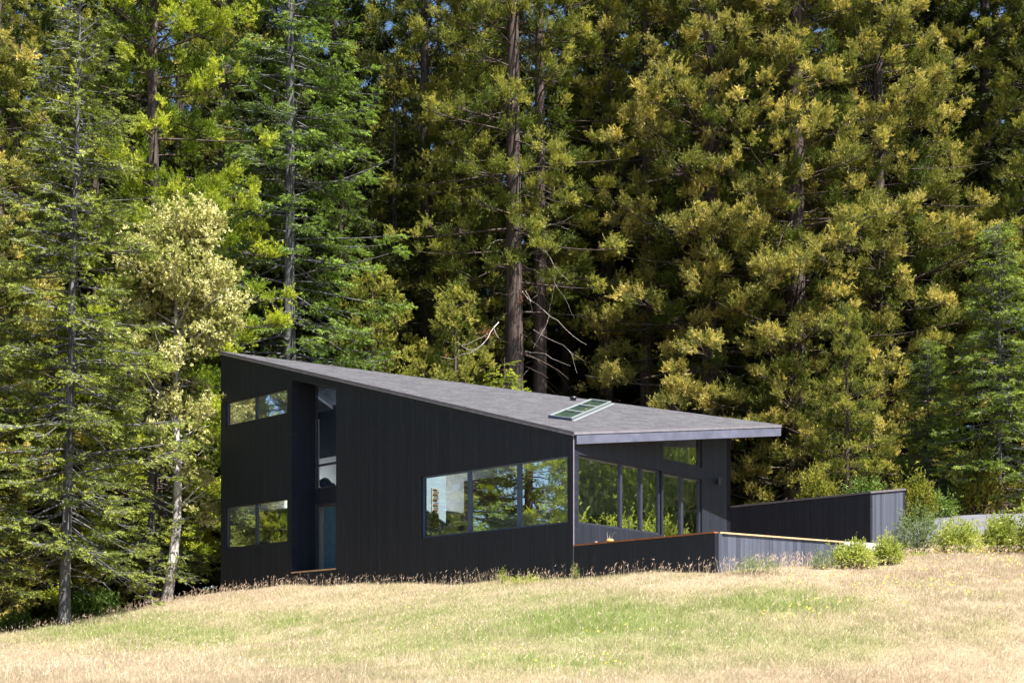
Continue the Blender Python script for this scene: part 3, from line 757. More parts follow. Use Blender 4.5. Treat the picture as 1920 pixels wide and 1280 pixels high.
w.poly(top); w.poly([p + [0, 0, .055] for p in top][::1])
for i in range(4): w.poly([top[i], top[(i + 1) % 4], top[(i + 1) % 4] + [0, 0, .055], top[i] + [0, 0, .055]])
w.build('roof', M['roofedge'], shed)
w = MB(); plate(w, np.array([K2[0], K2[1], 0.]) , uL, -nL, [(0, KB), (Lk, KB), (Lk, K2[2]), (0, K2[2])], [], .12, 0, 0, 0); w.build('rear_wall', M['black'], shed)

# cabin glimpsed between the trees on the hill
cbp = at(1815, 800, 62 * S); cz = g1(cbp[0], cbp[1])
cabin = thing('cabin', 'grey roofed cabin glimpsed behind the trees on the right', 'cabin', (cbp[0], cbp[1], cz))
rz = at(1815, 770, 62 * S)[2]
w = MB(); w.box(np.array([cbp[0] - 1.8, cbp[1], cz - 2]), np.array([5.5, 0, 0]), np.array([0, 4, 0]), np.array([0, 0, rz - cz + 2])); w.build('wall', M['cabinwall'], cabin)
w = MB(); w.box(np.array([cbp[0] - 2.1, cbp[1] - .5, rz]), np.array([6.1, 0, 0]), np.array([0, 3.5, 1.6]), np.array([0, 0, .12])); w.build('roof', M['cabinroof'], cabin)
wz = at(1815, 815, 62 * S)[2]
w = MB(); w.box(np.array([cbp[0] - .5, cbp[1] - .04, wz - .6]), np.array([1.2, 0, 0]), np.array([0, .03, 0]), np.array([0, 0, 1.2])); wo = w.build('window', M['frame'], cabin)
w = MB(); w.box(np.array([cbp[0] - .42, cbp[1] - .06, wz - .52]), np.array([1.04, 0, 0]), np.array([0, .015, 0]), np.array([0, 0, 1.04])); w.build('pane', M['glass'], wo)

# ------------------------------------------------------------------ vegetation generators
def unit(v): return v / (np.linalg.norm(v, axis=-1, keepdims=True) + 1e-9)

def OUT_(P, T):
    o = T.copy(); o[:, 2] = 0; return o

def fronds(P, T, Ln, nf, fl, fw, ang, rng, up=0.0, flatn=.6):
    """narrow needle sprays around twigs (P start, T direction, Ln length)"""
    n = len(P); t = rng.uniform(.05, 1.05, (n, nf, 1))
    base = P[:, None] + T[:, None] * Ln[:, None, None] * t
    rv = rng.normal(size=(n, nf, 3)); pr = unit(rv - (rv * T[:, None]).sum(-1, keepdims=True) * T[:, None])
    an = ang * rng.uniform(.5, 1.3, (n, nf, 1)) * (1.1 - .5 * t)
    d = unit(T[:, None] * np.cos(an) + pr * np.sin(an) + np.array([0, 0, up]))
    L = fl * rng.uniform(.6, 1.25, (n, nf, 1)) * (1.1 - .35 * t); W = fw * rng.uniform(.7, 1.3, (n, nf, 1))
    ref = np.array([0, -.1, 1.0]) + .55 * np.repeat(OUT_(P, T)[:, None], nf, 1) + flatn * rng.normal(size=(n, nf, 3))   # sprays lie flat, facing up and outwards
    sd = unit(np.cross(d, ref))
    v = np.stack([base, base + d * L * .45 + sd * W, base + d * L, base + d * L * .45 - sd * W], 2).reshape(-1, 3)
    return v

def quads(v): return np.arange(len(v)).reshape(-1, 4)

def tubes(paths, rads, sides=4):
    """paths (n,k,3), rads (n,k) -> verts, quads"""
    n, k, _ = paths.shape
    T = unit(np.gradient(paths, axis=1)); ref = np.where(np.abs(T[..., 2:3]) < .9, np.array([0, 0, 1.]), np.array([1., 0, 0]))
    a = unit(np.cross(T, ref)); b = np.cross(T, a)
    th = np.arange(sides) * 2 * math.pi / sides
    v = paths[:, :, None] + rads[:, :, None, None] * (np.cos(th)[:, None] * a[:, :, None] + np.sin(th)[:, None] * b[:, :, None])
    idx = np.arange(n * k * sides).reshape(n, k, sides); nx = np.roll(idx, -1, 2)
    f = np.stack([idx[:, :-1], idx[:, 1:], nx[:, 1:], nx[:, :-1]], -1).reshape(-1, 4)
    return v.reshape(-1, 3), f

def conifer(seed, H, h0, R_, style, nb=None, r0=.35, dens=1.0, top_bare=0.0, lean=(0, 0), stubs=30, fl=.2, fw=.016, nf=26, flat=None, sparse_low=0.0):
    """returns (trunk verts, faces), (crown verts, faces) with the base at the origin"""
    rng = np.random.RandomState(seed)
    nb = int((nb or H * 7) * 1.25)
    # trunk
    k = 14; tz_ = np.linspace(-.6, H, k); wob = np.cumsum(rng.normal(0, .03 * R_ * .12, (k, 2)), 0)
    axis = np.stack([wob[:, 0] + lean[0] * np.clip(tz_ / H, 0, 1), wob[:, 1] + lean[1] * np.clip(tz_ / H, 0, 1), tz_], 1)
    fl_ = 1 + .45 * np.exp(-np.clip(tz_, 0, 99) / .6)
    tr = r0 * (1 - np.clip(tz_ / H, 0, 1)) ** .8 * fl_ + .012
    V, Fc = tubes(axis[None], tr[None], 12)
    Vs, Fs = [V], [Fc]; nV = len(V)
    ax = lambda h: np.stack([np.interp(h, tz_, axis[:, 0]), np.interp(h, tz_, axis[:, 1]), h], -1)
    # living branches
    u = rng.uniform(0, 1, nb) ** (1.0 if style != 'spruce' else .9); u.sort()
    h = h0 + (H - h0) * u * .985
    az = np.arange(nb) * 2.39996 + rng.normal(0, .5, nb)
    prof = (1 - u) ** .72 * (.72 + .28 * np.clip(u / .18, 0, 1)) + .04
    L = R_ * prof * rng.uniform(.55, 1.12, nb)
    if style == 'spruce':
        elev = np.interp(u, [0, .5, 1], [-.22, -.02, .7]) + rng.normal(0, .2, nb); sag, lift = .22, .18
    else:
        elev = np.interp(u, [0, .4, 1], [-.18, .08, .8]) + rng.normal(0, .16, nb); sag, lift = .22, .20
    out = np.stack([np.cos(az), np.sin(az), np.zeros(nb)], 1)
    tt = np.linspace(0, 1, 6)
    zt = (np.tan(elev)[:, None] * tt - sag * tt ** 2 + lift * tt ** 3) * L[:, None]
    path = ax(h)[:, None] + out[:, None] * (L[:, None] * tt)[..., None]; path[..., 2] += zt
    brad = (.009 + .009 * L)[:, None] * (1 - .85 * tt)[None]
    v, f = tubes(path, brad, 4); Vs.append(v); Fs.append(f + nV); nV += len(v)
    # dead stubs
    if stubs:
        hs = rng.uniform(max(.8, h0 * .15), min(H * .8, h0 + .35 * (H - h0)), stubs); a2 = rng.uniform(0, 6.28, stubs); l2_ = rng.uniform(.3, 1.0, stubs) * R_ * .5
        o_ = np.stack([np.cos(a2), np.sin(a2), np.zeros(stubs)], 1); p = ax(hs)[:, None] + o_[:, None] * (l2_[:, None] * tt)[..., None]
        p[..., 2] += l2_[:, None] * (rng.normal(-.15, .25, stubs)[:, None] * tt - .3 * tt ** 2); p += rng.normal(0, .03, p.shape) * tt[None, :, None]
        v, f = tubes(p, (.01 + .012 * l2_)[:, None] * (1 - .8 * tt)[None], 4); Vs.append(v); Fs.append(f + nV); nV += len(v)
    # sub-branches carrying the clumps
    ns = np.maximum(2, (L * (2.6 if style == 'spruce' else 2.0) * dens + rng.rand(nb)).astype(int))
    bi = np.repeat(np.arange(nb), ns); m = len(bi)
    node = rng.randint(0, 4, m); hv = np.abs(np.sin(bi * 12.9898 + node * 78.233 + seed) * 43758.5453) % 1.0
    ts = np.clip(.16 + .84 * hv ** .7 + rng.normal(0, .05, m), .08, .99)      # sprays gather in tufts along the limb
    q = ts * 5; qi = np.minimum(q.astype(int), 4); fr = (q - qi)[:, None]
    sp = path[bi, qi] * (1 - fr) + path[bi, qi + 1] * fr
    o = out[bi]; lat = np.stack([-o[:, 1], o[:, 0], np.zeros(m)], 1); sg = rng.choice([-1, 1], m)[:, None] * rng.uniform(.25, 1.1, (m, 1))
    upv = np.array([0, 0, 1.]) * (rng.uniform(-.25, .15, (m, 1)) if style == 'spruce' else rng.uniform(-.1, .75, (m, 1)))
    sd = unit(o * rng.uniform(.35, 1.0, (m, 1)) + lat * sg + upv)
    sl_ = (.35 + .32 * L[bi] * (1.05 - ts)) * rng.uniform(.7, 1.2, m) * (1.0 if style == 'spruce' else .8)
    sl_ = np.clip(sl_, .25, 1.5)
    v, f = tubes(np.stack([sp, sp + sd * sl_[:, None]], 1), np.stack([.012 + .006 * sl_, np.full(m, .004)], 1), 3); Vs.append(v); Fs.append(f + nV); nV += len(v)
    # twigs
    if style == 'spruce':
        nt_ = np.maximum(3, (sl_ * 8).astype(int)); si = np.repeat(np.arange(m), nt_); n = len(si)
        tq_ = rng.uniform(.05, 1.0, n); P = sp[si] + sd[si] * (sl_[si] * tq_)[:, None]
        sl2 = unit(np.cross(sd[si], np.array([0, 0, 1.]))) * rng.choice([-1, 1], n)[:, None]
        T = unit(sd[si] * .75 + sl2 * rng.uniform(.2, 1.0, (n, 1)) + np.array([0, 0, 1.]) * rng.uniform(-.55, .12, (n, 1)))
        Ln = rng.uniform(.16, .36, n) * (1.15 - .4 * tq_)
        ang, up = .75, .05
    else:
        nt_ = np.maximum(8, (8 + sl_ * 16).astype(int)); si = np.repeat(np.arange(m), nt_); n = len(si)
        tq_ = rng.uniform(.55, 1.0, n); P = sp[si] + sd[si] * (sl_[si] * tq_)[:, None] + rng.normal(0, .09, (n, 3))
        T = unit(sd[si] * .6 + rng.normal(0, .55, (n, 3)) + np.array([0, 0, .5]))     # a tuft of shoots turning up at the limb end
        Ln = rng.uniform(.14, .40, n) * np.clip(.55 + sl_[si] * .6, .6, 1.15)
        ang, up = .85, .08
    yb = np.clip((ts - .35) / .5, 0, 1) * rng.uniform(.1, 1.0, m)  # young growth at limb ends, also painting lit tips over shaded inner needles
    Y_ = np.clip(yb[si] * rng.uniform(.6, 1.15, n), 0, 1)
    if top_bare or sparse_low:
        hh = P[:, 2] / H; keep = rng.rand(n) > (np.clip((hh - (1 - top_bare)) / max(top_bare, .01), 0, 1) * .65 if top_bare else 0)
        P, T, Ln, Y_ = P[keep], T[keep], Ln[keep], Y_[keep]
    cv = fronds(P, T, Ln, nf, fl, fw, ang, rng, up).astype(np.float32)
    return (np.concatenate(Vs), np.concatenate(Fs)), (cv, quads(cv), np.repeat(Y_, nf * 4))

def shrub(seed, rx, rz_, n_cl, leaf=.07, lw=.022, per=60, stems=9, z0=.12, top=None, cl=.22, up=.35):
    """bushy plant: several stems, leaf clumps spread through an uneven dome"""
    rng = np.random.RandomState(seed)
    d = unit(rng.normal(size=(n_cl, 3))); d[:, 2] = np.abs(d[:, 2]) * 1.1 - .12
    rad = rng.uniform(.35, 1.0, (n_cl, 1)) ** .6 * (1 + .18 * np.sin(d[:, :1] * 7 + seed) + .15 * np.cos(d[:, 1:2] * 9))
    C = d * rad * np.array([rx, rx, rz_ * .9]); C[:, 2] = C[:, 2] + z0 + rz_ * .1
    C[:, 2] = np.maximum(C[:, 2], .04)
    T = unit(d * .8 + rng.normal(0, .45, (n_cl, 3)) + np.array([0, 0, up]))
    k = 5; tw = np.repeat(np.arange(n_cl), k)
    P = C[tw] + rng.normal(0, cl * .5, (len(tw), 3)); P[:, 2] = np.maximum(P[:, 2], .02)
    TT = unit(T[tw] + rng.normal(0, .4, (len(tw), 3)))
    cv = fronds(P, TT, np.full(len(tw), cl), max(4, per // k), leaf, lw, .9, rng, .1).astype(np.float32)
    kx = rx / np.percentile(np.hypot(cv[:, 0], cv[:, 1]), 95); kz = rz_ / np.percentile(cv[:, 2], 97)
    cv *= np.array([kx, kx, kz], np.float32); C = C * np.array([kx, kx, kz])
    sel = rng.choice(n_cl, min(n_cl, stems * 4), replace=False); st_ = np.zeros((len(sel), 5, 3)); tt = np.linspace(0, 1, 5)
    b0 = rng.normal(0, rx * .07, (len(sel), 2))
    for i in range(5):
        st_[:, i, :2] = b0 * (1 - tt[i]) + C[sel, :2] * tt[i] ** 1.3; st_[:, i, 2] = -.15 + (C[sel, 2] + .15) * tt[i] ** .8
    st_[:, 1:4] += rng.normal(0, rx * .03, (len(sel), 3, 3))
    v, f = tubes(st_, np.repeat((.018 * rx + .006) * (1.1 - tt)[None], len(sel), 0), 5)
    return (v, f), (cv, quads(cv))

CACHE = {}
def plant_meshes(key, fn, bark, leaf):
    if key not in CACHE:
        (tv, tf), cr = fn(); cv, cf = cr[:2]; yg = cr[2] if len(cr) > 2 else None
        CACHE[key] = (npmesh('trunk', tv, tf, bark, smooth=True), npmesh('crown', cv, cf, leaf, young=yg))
    return CACHE[key]
def put(name, label, cat, X, Y, meshes, rot=0, sc=1.0, group=None, part=('trunk', 'crown'), z=None, sz=None):
    o = thing(name, label, cat, (X, Y, (g1(X, Y) if z is None else z) - .05), group)
    o.rotation_euler = (0, 0, rot); o.scale = (sc, sc, sz or sc)
    for nm, me in zip(part, meshes):
        c = link(nm, me, o)
    return o
def xy(px, d): return ((px - CX) / F * d * S, d * S)

# ------------------------------------------------------------------ the forest
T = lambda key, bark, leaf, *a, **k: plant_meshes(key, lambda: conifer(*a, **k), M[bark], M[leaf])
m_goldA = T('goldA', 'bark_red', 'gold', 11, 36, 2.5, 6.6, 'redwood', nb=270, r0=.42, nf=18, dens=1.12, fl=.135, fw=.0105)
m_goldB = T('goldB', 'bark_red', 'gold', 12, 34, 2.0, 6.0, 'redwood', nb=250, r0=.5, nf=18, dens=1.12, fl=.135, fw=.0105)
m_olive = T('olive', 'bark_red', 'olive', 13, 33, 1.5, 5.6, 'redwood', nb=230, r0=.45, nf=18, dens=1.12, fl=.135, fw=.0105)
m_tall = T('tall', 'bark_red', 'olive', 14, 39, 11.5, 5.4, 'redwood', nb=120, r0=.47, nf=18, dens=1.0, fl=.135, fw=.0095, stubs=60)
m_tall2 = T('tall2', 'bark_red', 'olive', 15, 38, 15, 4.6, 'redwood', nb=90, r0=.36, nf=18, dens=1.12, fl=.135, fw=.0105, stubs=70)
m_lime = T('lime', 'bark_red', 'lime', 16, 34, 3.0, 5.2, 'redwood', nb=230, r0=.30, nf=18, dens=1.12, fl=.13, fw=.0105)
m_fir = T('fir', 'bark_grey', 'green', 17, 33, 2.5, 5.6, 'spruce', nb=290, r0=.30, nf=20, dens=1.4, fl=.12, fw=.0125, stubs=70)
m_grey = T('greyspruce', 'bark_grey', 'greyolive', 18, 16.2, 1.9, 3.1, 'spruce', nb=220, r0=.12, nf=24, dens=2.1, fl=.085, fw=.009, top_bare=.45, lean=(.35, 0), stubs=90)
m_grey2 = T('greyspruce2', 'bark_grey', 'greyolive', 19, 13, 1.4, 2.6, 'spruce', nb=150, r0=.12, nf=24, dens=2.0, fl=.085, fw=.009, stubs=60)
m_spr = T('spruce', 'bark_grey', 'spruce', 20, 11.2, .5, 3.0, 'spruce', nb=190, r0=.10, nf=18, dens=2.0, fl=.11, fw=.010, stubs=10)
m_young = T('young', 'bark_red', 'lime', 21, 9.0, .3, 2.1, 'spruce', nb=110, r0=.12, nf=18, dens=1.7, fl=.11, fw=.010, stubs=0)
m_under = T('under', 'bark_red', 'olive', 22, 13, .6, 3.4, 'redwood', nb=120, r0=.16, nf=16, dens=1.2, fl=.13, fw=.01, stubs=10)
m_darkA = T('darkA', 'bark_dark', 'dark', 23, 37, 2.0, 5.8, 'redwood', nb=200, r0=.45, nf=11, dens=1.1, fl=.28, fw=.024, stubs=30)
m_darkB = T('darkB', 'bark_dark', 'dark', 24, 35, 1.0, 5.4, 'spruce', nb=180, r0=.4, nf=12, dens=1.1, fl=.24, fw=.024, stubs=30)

def tree(name, label, px, d, meshes, rot=0.0, sc=1.0, group=None, sz=None):
    X, Y = xy(px, d); return put(name, label, 'tree', X, Y, meshes, rot, sc, group, sz=sz)

# left side
tree('spruce_tree', 'slender grey trunked spruce with thin top standing at the left meadow edge', 120, 27.2, m_grey, .4)
tree('spruce_tree', 'low drooping grey green spruce at the left picture edge', -60, 26.6, m_grey2, 1.2, 1.0)
tree('spruce_tree', 'small grey green spruce with forked grey trunk beside the white barked tree', 284, 31.8, m_grey2, 3.3, .85)
tree('redwood_tree', 'tall golden redwood behind the slender spruce, leftmost of the golden trees', 20, 40, m_olive, .7, .95)
tree('redwood_tree', 'golden redwood cut by the left picture edge', -130, 35, m_goldB, 2.0, .9)
tree('redwood_tree', 'yellow green redwood with red trunk behind the cream flowering tree', 290, 37.5, m_lime, 1.0, 1.0)
tree('fir_tree', 'dark green fir with lichen grey limbs above the high end of the house roof', 545, 41, m_fir, 2.2, 1.0)
tree('redwood_tree', 'olive redwood between the yellow green redwood and the lichen fir', 420, 48, m_olive, 4.0, 1.05)
# centre
tree('redwood_tree', 'thick bare trunked redwood with golden tufts rising behind the middle of the roof', 966, 45, m_tall, .3, 1.0)
tree('redwood_tree', 'thinner dark trunked redwood just beside the thick bare trunk', 1010, 46.5, m_tall2, 2.3, 1.0)
tree('redwood_tree', 'tall redwood with olive foliage left of the thick bare trunk', 800, 49, m_olive, 1.9, 1.05)
tree('redwood_tree', 'dark trunked redwood half hidden left of the two bare trunks', 860, 53, m_tall2, 5.0, 1.02)
tree('redwood_tree', 'shaded redwood trunk between the two bare trunks and the golden giant', 1135, 51, m_tall, 4.1, .95)
tree('redwood_tree', 'dark trunked redwood against the golden giant', 1212, 49, m_tall2, 1.1, 1.05)
tree('young_redwood', 'young bushy redwood under the thick bare trunk behind the roof', 850, 42.5, m_under, .6, .95)
tree('young_redwood', 'young redwood with olive tips above the middle of the roof', 700, 43, m_under, 2.6, 1.05)
tree('young_redwood', 'bright yellow green conical young conifer peeking over the roof', 945, 38.2, m_young, .4, .92)
tree('young_redwood', 'small yellow green conifer peeking over the roof left of the conical one', 790, 39.5, m_young, 2.4, .86)
# right
tree('redwood_tree', 'huge golden redwood behind the low end of the roof', 1330, 46, m_goldA, .2, 1.0)
tree('redwood_tree', 'golden redwood with widest crown right of the house', 1490, 45.5, m_goldB, 1.7, 1.05)
tree('redwood_tree', 'golden green redwood between the widest golden crown and the pointed green spruce', 1650, 47.5, m_goldA, 3.9, .98)
tree('redwood_tree', 'dark redwood with thin trunk against the sky at the right', 1845, 56, m_tall, 2.5, 1.0)
tree('redwood_tree', 'olive redwood cut by the right picture edge', 1985, 47, m_olive, 5.2, 1.0)
tree('spruce_tree', 'tall pointed green spruce by the driveway at the right', 1872, 38.5, m_spr, .9, .92)
tree('spruce_tree', 'smaller dark spruce left of the tall pointed green spruce', 1740, 40.5, m_spr, 2.9, .6)
tree('young_redwood', 'young redwood with yellow tufts behind the garden shed', 1590, 40, m_under, 3.6, .62)

# deep forest: dark trees nothing tells apart
rng = np.random.RandomState(5); k = 0
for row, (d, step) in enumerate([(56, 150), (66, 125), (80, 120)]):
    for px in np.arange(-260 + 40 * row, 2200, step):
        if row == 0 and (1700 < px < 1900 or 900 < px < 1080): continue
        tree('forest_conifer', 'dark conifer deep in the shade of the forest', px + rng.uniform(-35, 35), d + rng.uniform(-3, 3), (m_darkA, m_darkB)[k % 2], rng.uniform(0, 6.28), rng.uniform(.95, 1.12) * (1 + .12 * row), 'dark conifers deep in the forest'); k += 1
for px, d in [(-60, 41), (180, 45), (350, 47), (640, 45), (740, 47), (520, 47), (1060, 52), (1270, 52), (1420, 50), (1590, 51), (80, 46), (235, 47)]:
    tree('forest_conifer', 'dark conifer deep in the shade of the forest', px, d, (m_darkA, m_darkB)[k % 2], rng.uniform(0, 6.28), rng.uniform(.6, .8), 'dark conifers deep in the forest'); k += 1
# beyond the picture, mirrored in the windows
for i, (X, Y) in enumerate([(-18, 26), (-20, 31), (-21, 36), (-19, 41), (-23, 45), (-25, 28), (-27, 33), (-27, 39), (-33, 30), (-34, 37), (-33, 44), (-30, 24), (-40, 34), (-40, 42), (-18, 48)]):
    put('forest_conifer', 'conifer beyond the left picture edge mirrored in the windows', 'tree', X, Y, (m_lime, m_olive, m_lime, m_fir)[(i * 3 + i // 4) % 4], i * 1.3, .75, 'conifers mirrored in the left windows')
for i, (X, Y) in enumerate([(27, 34), (27, 39), (28, 44), (33, 36), (34, 41), (34, 31), (40, 34), (40, 39), (40, 44), (46, 36), (47, 42), (52, 38), (33, 47)]):
    put('forest_conifer', 'conifer beyond the right picture edge mirrored in the windows', 'tree', X, Y, (m_lime, m_fir, m_olive, m_darkB)[(i * 3 + i // 4) % 4], i * 1.9, .6, 'conifers mirrored in the right windows')

# cream flowering tree with white bark
def blossom(seed=31):
    rng = np.random.RandomState(seed)
    H = 11.0; zt = np.linspace(-.5, H, 12)
    axx = np.interp(zt, [-.5, 1.2, 3, 6, H], [-.28, .0, .18, .08, .15]); ax = np.stack([axx, np.zeros(12), zt], 1)
    V, Fc = tubes(ax[None], (.15 * (1 - zt / (H * 1.08)) ** 1.0)[None] + .012, 10); Vs, Fs, nV = [V], [Fc], len(V)
    nb = 120; h = np.concatenate([rng.uniform(2.2, H * .97, 50), rng.uniform(6.6, H * .97, 70)]); az = rng.uniform(0, 6.28, nb)
    L = np.interp(h, [2.5, 5, 7, 8.5, H], [1.3, 1.2, 1.8, 1.8, .7]) * rng.uniform(.6, 1.1, nb)
    o = np.stack([np.cos(az), np.sin(az), np.zeros(nb)], 1); tt = np.linspace(0, 1, 6)
    b = np.stack([np.interp(h, zt, axx), np.zeros(nb), h], 1)
    p = b[:, None] + o[:, None] * (L[:, None] * tt)[..., None]; p[..., 2] += (L * rng.uniform(.2, .9, nb))[:, None] * tt ** 1.2
    p += rng.normal(0, .05, p.shape) * tt[None, :, None]
    v, f = tubes(p, (.012 + .014 * L)[:, None] * (1 - .8 * tt)[None], 5); Vs.append(v); Fs.append(f + nV)
    dense = np.interp(h, [2.5, 4.5, 6.0, 7, H], [.12, .10, .3, 1, 1])
    keep = rng.rand(nb) < dense + .06; ends = p[keep]; n = len(ends)
    k = 120; bi = np.repeat(np.arange(n), k); t = np.clip(np.repeat(rng.choice([.55, .8, 1.0], (n, 12)), 10, 1).ravel() + rng.normal(0, .04, n * k), .3, 1.05)
    q = np.clip(t * 5, 0, 4.99); qi = q.astype(int); fr = (q - qi)[:, None]
    C = ends[bi, qi] * (1 - fr) + ends[bi, np.minimum(qi + 1, 5)] * fr + np.repeat(rng.normal(0, .2, (n * 12, 3)), 10, 0) + rng.normal(0, .10, (n * k, 3))
    Tt = unit(rng.normal(0, .6, (n * k, 3)) + np.array([0, 0, .7]))
    cv = fronds(C, Tt, np.full(n * k, .12), 14, .095, .019, .9, rng, .1).astype(np.float32)
    return (np.concatenate(Vs), np.concatenate(Fs)), (cv, quads(cv))
mb_ = plant_meshes('blossom', blossom, M['bark_pale'], M['cream'])
X, Y = xy(323, 31.4); put('flowering_tree', 'slim white barked tree with pale cream flowering crown beside the house', 'tree', X, Y, mb_)

# shrubs and bushes: half width in m and the surveyed height of the top
def bush(label, px, d, top, seed, rx, n_cl, lmat, rot=0.0, name='bush', cat='bush', **kw):
    X, Y = xy(px, d); rz_ = at(px, top, d * S)[2] - g1(X, Y) + .05
    ms = plant_meshes('bush%d' % seed, lambda: shrub(seed, rx, rz_, n_cl, **kw), M['bark_dark'] if lmat != 'sage' else M['bark_grey'], M[lmat])
    return put(name, label, cat, X, Y, ms, rot)
SH = dict(per=50, leaf=.11, lw=.026, cl=.3, name='shrub', cat='shrub')
bush('round grey green bush with visible stems at the end of the garden shed', 1724, 29.2, 958, 41, 0.78, 180, 'sage', per=50, leaf=.075, lw=.012)
bush('yellow green bush in front of the driveway right of the round grey green bush', 1797, 27.5, 980, 42, 0.65, 165, 'leaf', per=60, leaf=.065, lw=.016)
bush('large bright bush in front of the driveway near the right picture edge', 1878, 28.0, 972, 43, 0.60, 255, 'leaf', per=60, leaf=.065, lw=.016)
bush('bright bush cut by the right picture edge', 1936, 27.6, 985, 56, 0.42, 165, 'leaf', 2.0, per=60, leaf=.065, lw=.016)
bush('low fresh green bush spreading at the end of the terrace fence', 1600, 22.6, 1020, 44, 0.48, 195, 'leaf', per=60, leaf=.065, lw=.016)
bush('taller yellow green bush in front of the garden shed end wall', 1664, 23.4, 1010, 45, 0.38, 165, 'leaf', 1.0, per=55, leaf=.065, lw=.016)
bush('small pale green bush at the foot of the grey fence', 1538, 22.3, 1034, 46, 0.26, 67, 'sage', per=40, leaf=.05, lw=.01)
bush('faded thin bush in front of the grey fence boards', 1415, 21.3, 1044, 47, .55, 90, 'sage', per=40, leaf=.05, lw=.008, stems=2)
bush('tiny green bush between the yellow green bushes on the slope', 1718, 25.6, 1033, 48, 0.26, 67, 'leaf', per=40, leaf=.05, lw=.01)
bush('small leafy weed against the long wall near the house corner', 942, 24.5, 1069, 49, 0.17, 45, 'leaf', per=36, leaf=.05, lw=.01, name='weed', cat='plant')
bush('flat green weed patch lying along the foot of the long wall', 985, 24.1, 1079, 50, 0.50, 90, 'leaf', per=30, leaf=.05, lw=.01, name='weed', cat='plant')
bush('upright green weed at the near corner of the house', 1079, 23.4, 1057, 51, 0.12, 39, 'leaf', per=26, up=1.5, leaf=.05, lw=.008, name='weed', cat='plant')
bush('tall golden green shrub on the far side of the driveway', 1836, 38.4, 850, 52, .82, 220, 'shrubgold', **SH)
bush('golden shrub rising behind the top of the garden shed', 1533, 36.5, 888, 53, .85, 190, 'shrubgold', **SH)
bush('golden shrub with green base just right of the garden shed', 1712, 36.4, 897, 57, .75, 170, 'shrubgold', 2.2, **SH)
bush('golden shrub at the far right picture edge beyond the driveway', 1922, 40.0, 890, 58, .6, 150, 'shrubgold', 3.0, **SH)
bush('green shrub spreading over the driveway edge beside the golden shrub', 1748, 37.2, 928, 54, .85, 150, 'green', **SH)
bush('green shrub at the foot of the forest behind the shed roof', 1620, 38, 905, 60, 1.1, 150, 'green', **SH)
bush('glossy dark leaved shrub in the shade behind the slender spruce trunk', 178, 29.2, 1108, 55, .8, 120, 'green', **SH)
bush('dark leaved shrub at the far left under the drooping spruce', 25, 28.0, 1150, 61, .6, 90, 'green', 2.0, **SH)
for i, (X, Y) in enumerate([(13, 31.5), (16, 34), (19, 33), (20, 36), (23, 35), (17, 30)]):
    put('shrub', 'rounded shrub beyond the right picture edge mirrored in the windows', 'shrub', X, Y, plant_meshes('bush43', None, None, None), i * 1.1, 2.2, 'shrubs mirrored in the windows')
for i, (X, Y) in enumerate([(22, 31), (24, 38), (26, 34), (29, 41), (22, 41.5), (30, 37), (31, 32), (36, 36)]):
    put('leafy_tree', 'leafy tree beyond the right picture edge mirrored in the windows', 'tree', X, Y, plant_meshes('bush44', None, None, None), i * 1.7, 5.0, 'leafy trees mirrored in the windows', sz=9)

# bleached dead branches
def dead_branch(label, px, py, d, paths, rad, red=()):
    o0 = at(px, py, d * S); t = thing('dead_branch', label, 'branch', o0); mb = MB()
    for pts in paths:
        n = len(pts); r0 = rad * (1 if pts is paths[0] else .6)
        P = [at(a, b, (d + dd) * S) for a, b, dd in pts]
        Q = [P[0]]
        for i in range(n - 1):
            Q.append(P[i] * .5 + P[i + 1] * .5 + np.random.RandomState(i + n).normal(0, .03, 3)); Q.append(P[i + 1])
        mb.tube(Q, [r0 * (1 - .75 * i / len(Q)) for i in range(len(Q))], 6)
    mb.build('limb', M['twig'], t, True)
    if red:
        rng = np.random.RandomState(3); P = np.array([at(a, b, d * S) for a, b in red]); P = np.repeat(P, 14, 0) + rng.normal(0, .1, (len(P) * 14, 3))
        v = fronds(P, unit(rng.normal(size=P.shape)), np.full(len(P), .08), 4, .10, .008, .7, rng)
        link('dry_needles', npmesh('dry_needles', v - wloc(t), quads(v), M['twigred']), t)
dead_branch('long bleached dead branch arching down across the thinner trunk', 985, 540, 44.5, [[(968, 530, .8), (990, 560, 0), (1020, 582, -.6), (1045, 600, -.8), (1075, 630, -1), (1100, 646, -1)], [(985, 545, 0), (996, 572, -.2), (1000, 588, -.3)], [(1030, 590, -.6), (1022, 615, -.7), (1010, 635, -.8), (1000, 652, -.8)]], .017, [(978, 560), (983, 550), (972, 566)])
dead_branch('bleached dead branch bending down right of the two trunks', 1000, 458, 44.8, [[(975, 455, .9), (1010, 462, 0), (1030, 480, -.5), (1045, 505, -.7), (1060, 520, -.8), (1075, 535, -.8)], [(1000, 485, 0), (1030, 505, -.5), (1045, 540, -.6), (1065, 570, -.7), (1077, 596, -.8)], [(1040, 500, -.6), (1040, 530, -.6), (1035, 560, -.6), (1028, 590, -.6)]], .014, [(1034, 520), (1036, 532), (1033, 500)])
dead_branch('pale dead branch reaching right high on the thick trunk', 1000, 408, 45, [[(966, 404, .6), (990, 408, -.3), (1020, 424, -.8), (1045, 418, -1), (1072, 405, -1.2)], [(1030, 420, -.9), (1052, 424, -1), (1068, 430, -1)]], .014)
dead_branch('pale dead branch curving left from the thick trunk', 930, 455, 45, [[(962, 446, .6), (935, 450, -.2), (918, 462, -.6), (905, 475, -.8)], [(960, 490, .5), (935, 520, -.2), (925, 548, -.4), (945, 552, -.5), (968, 545, -.3)]], .017)
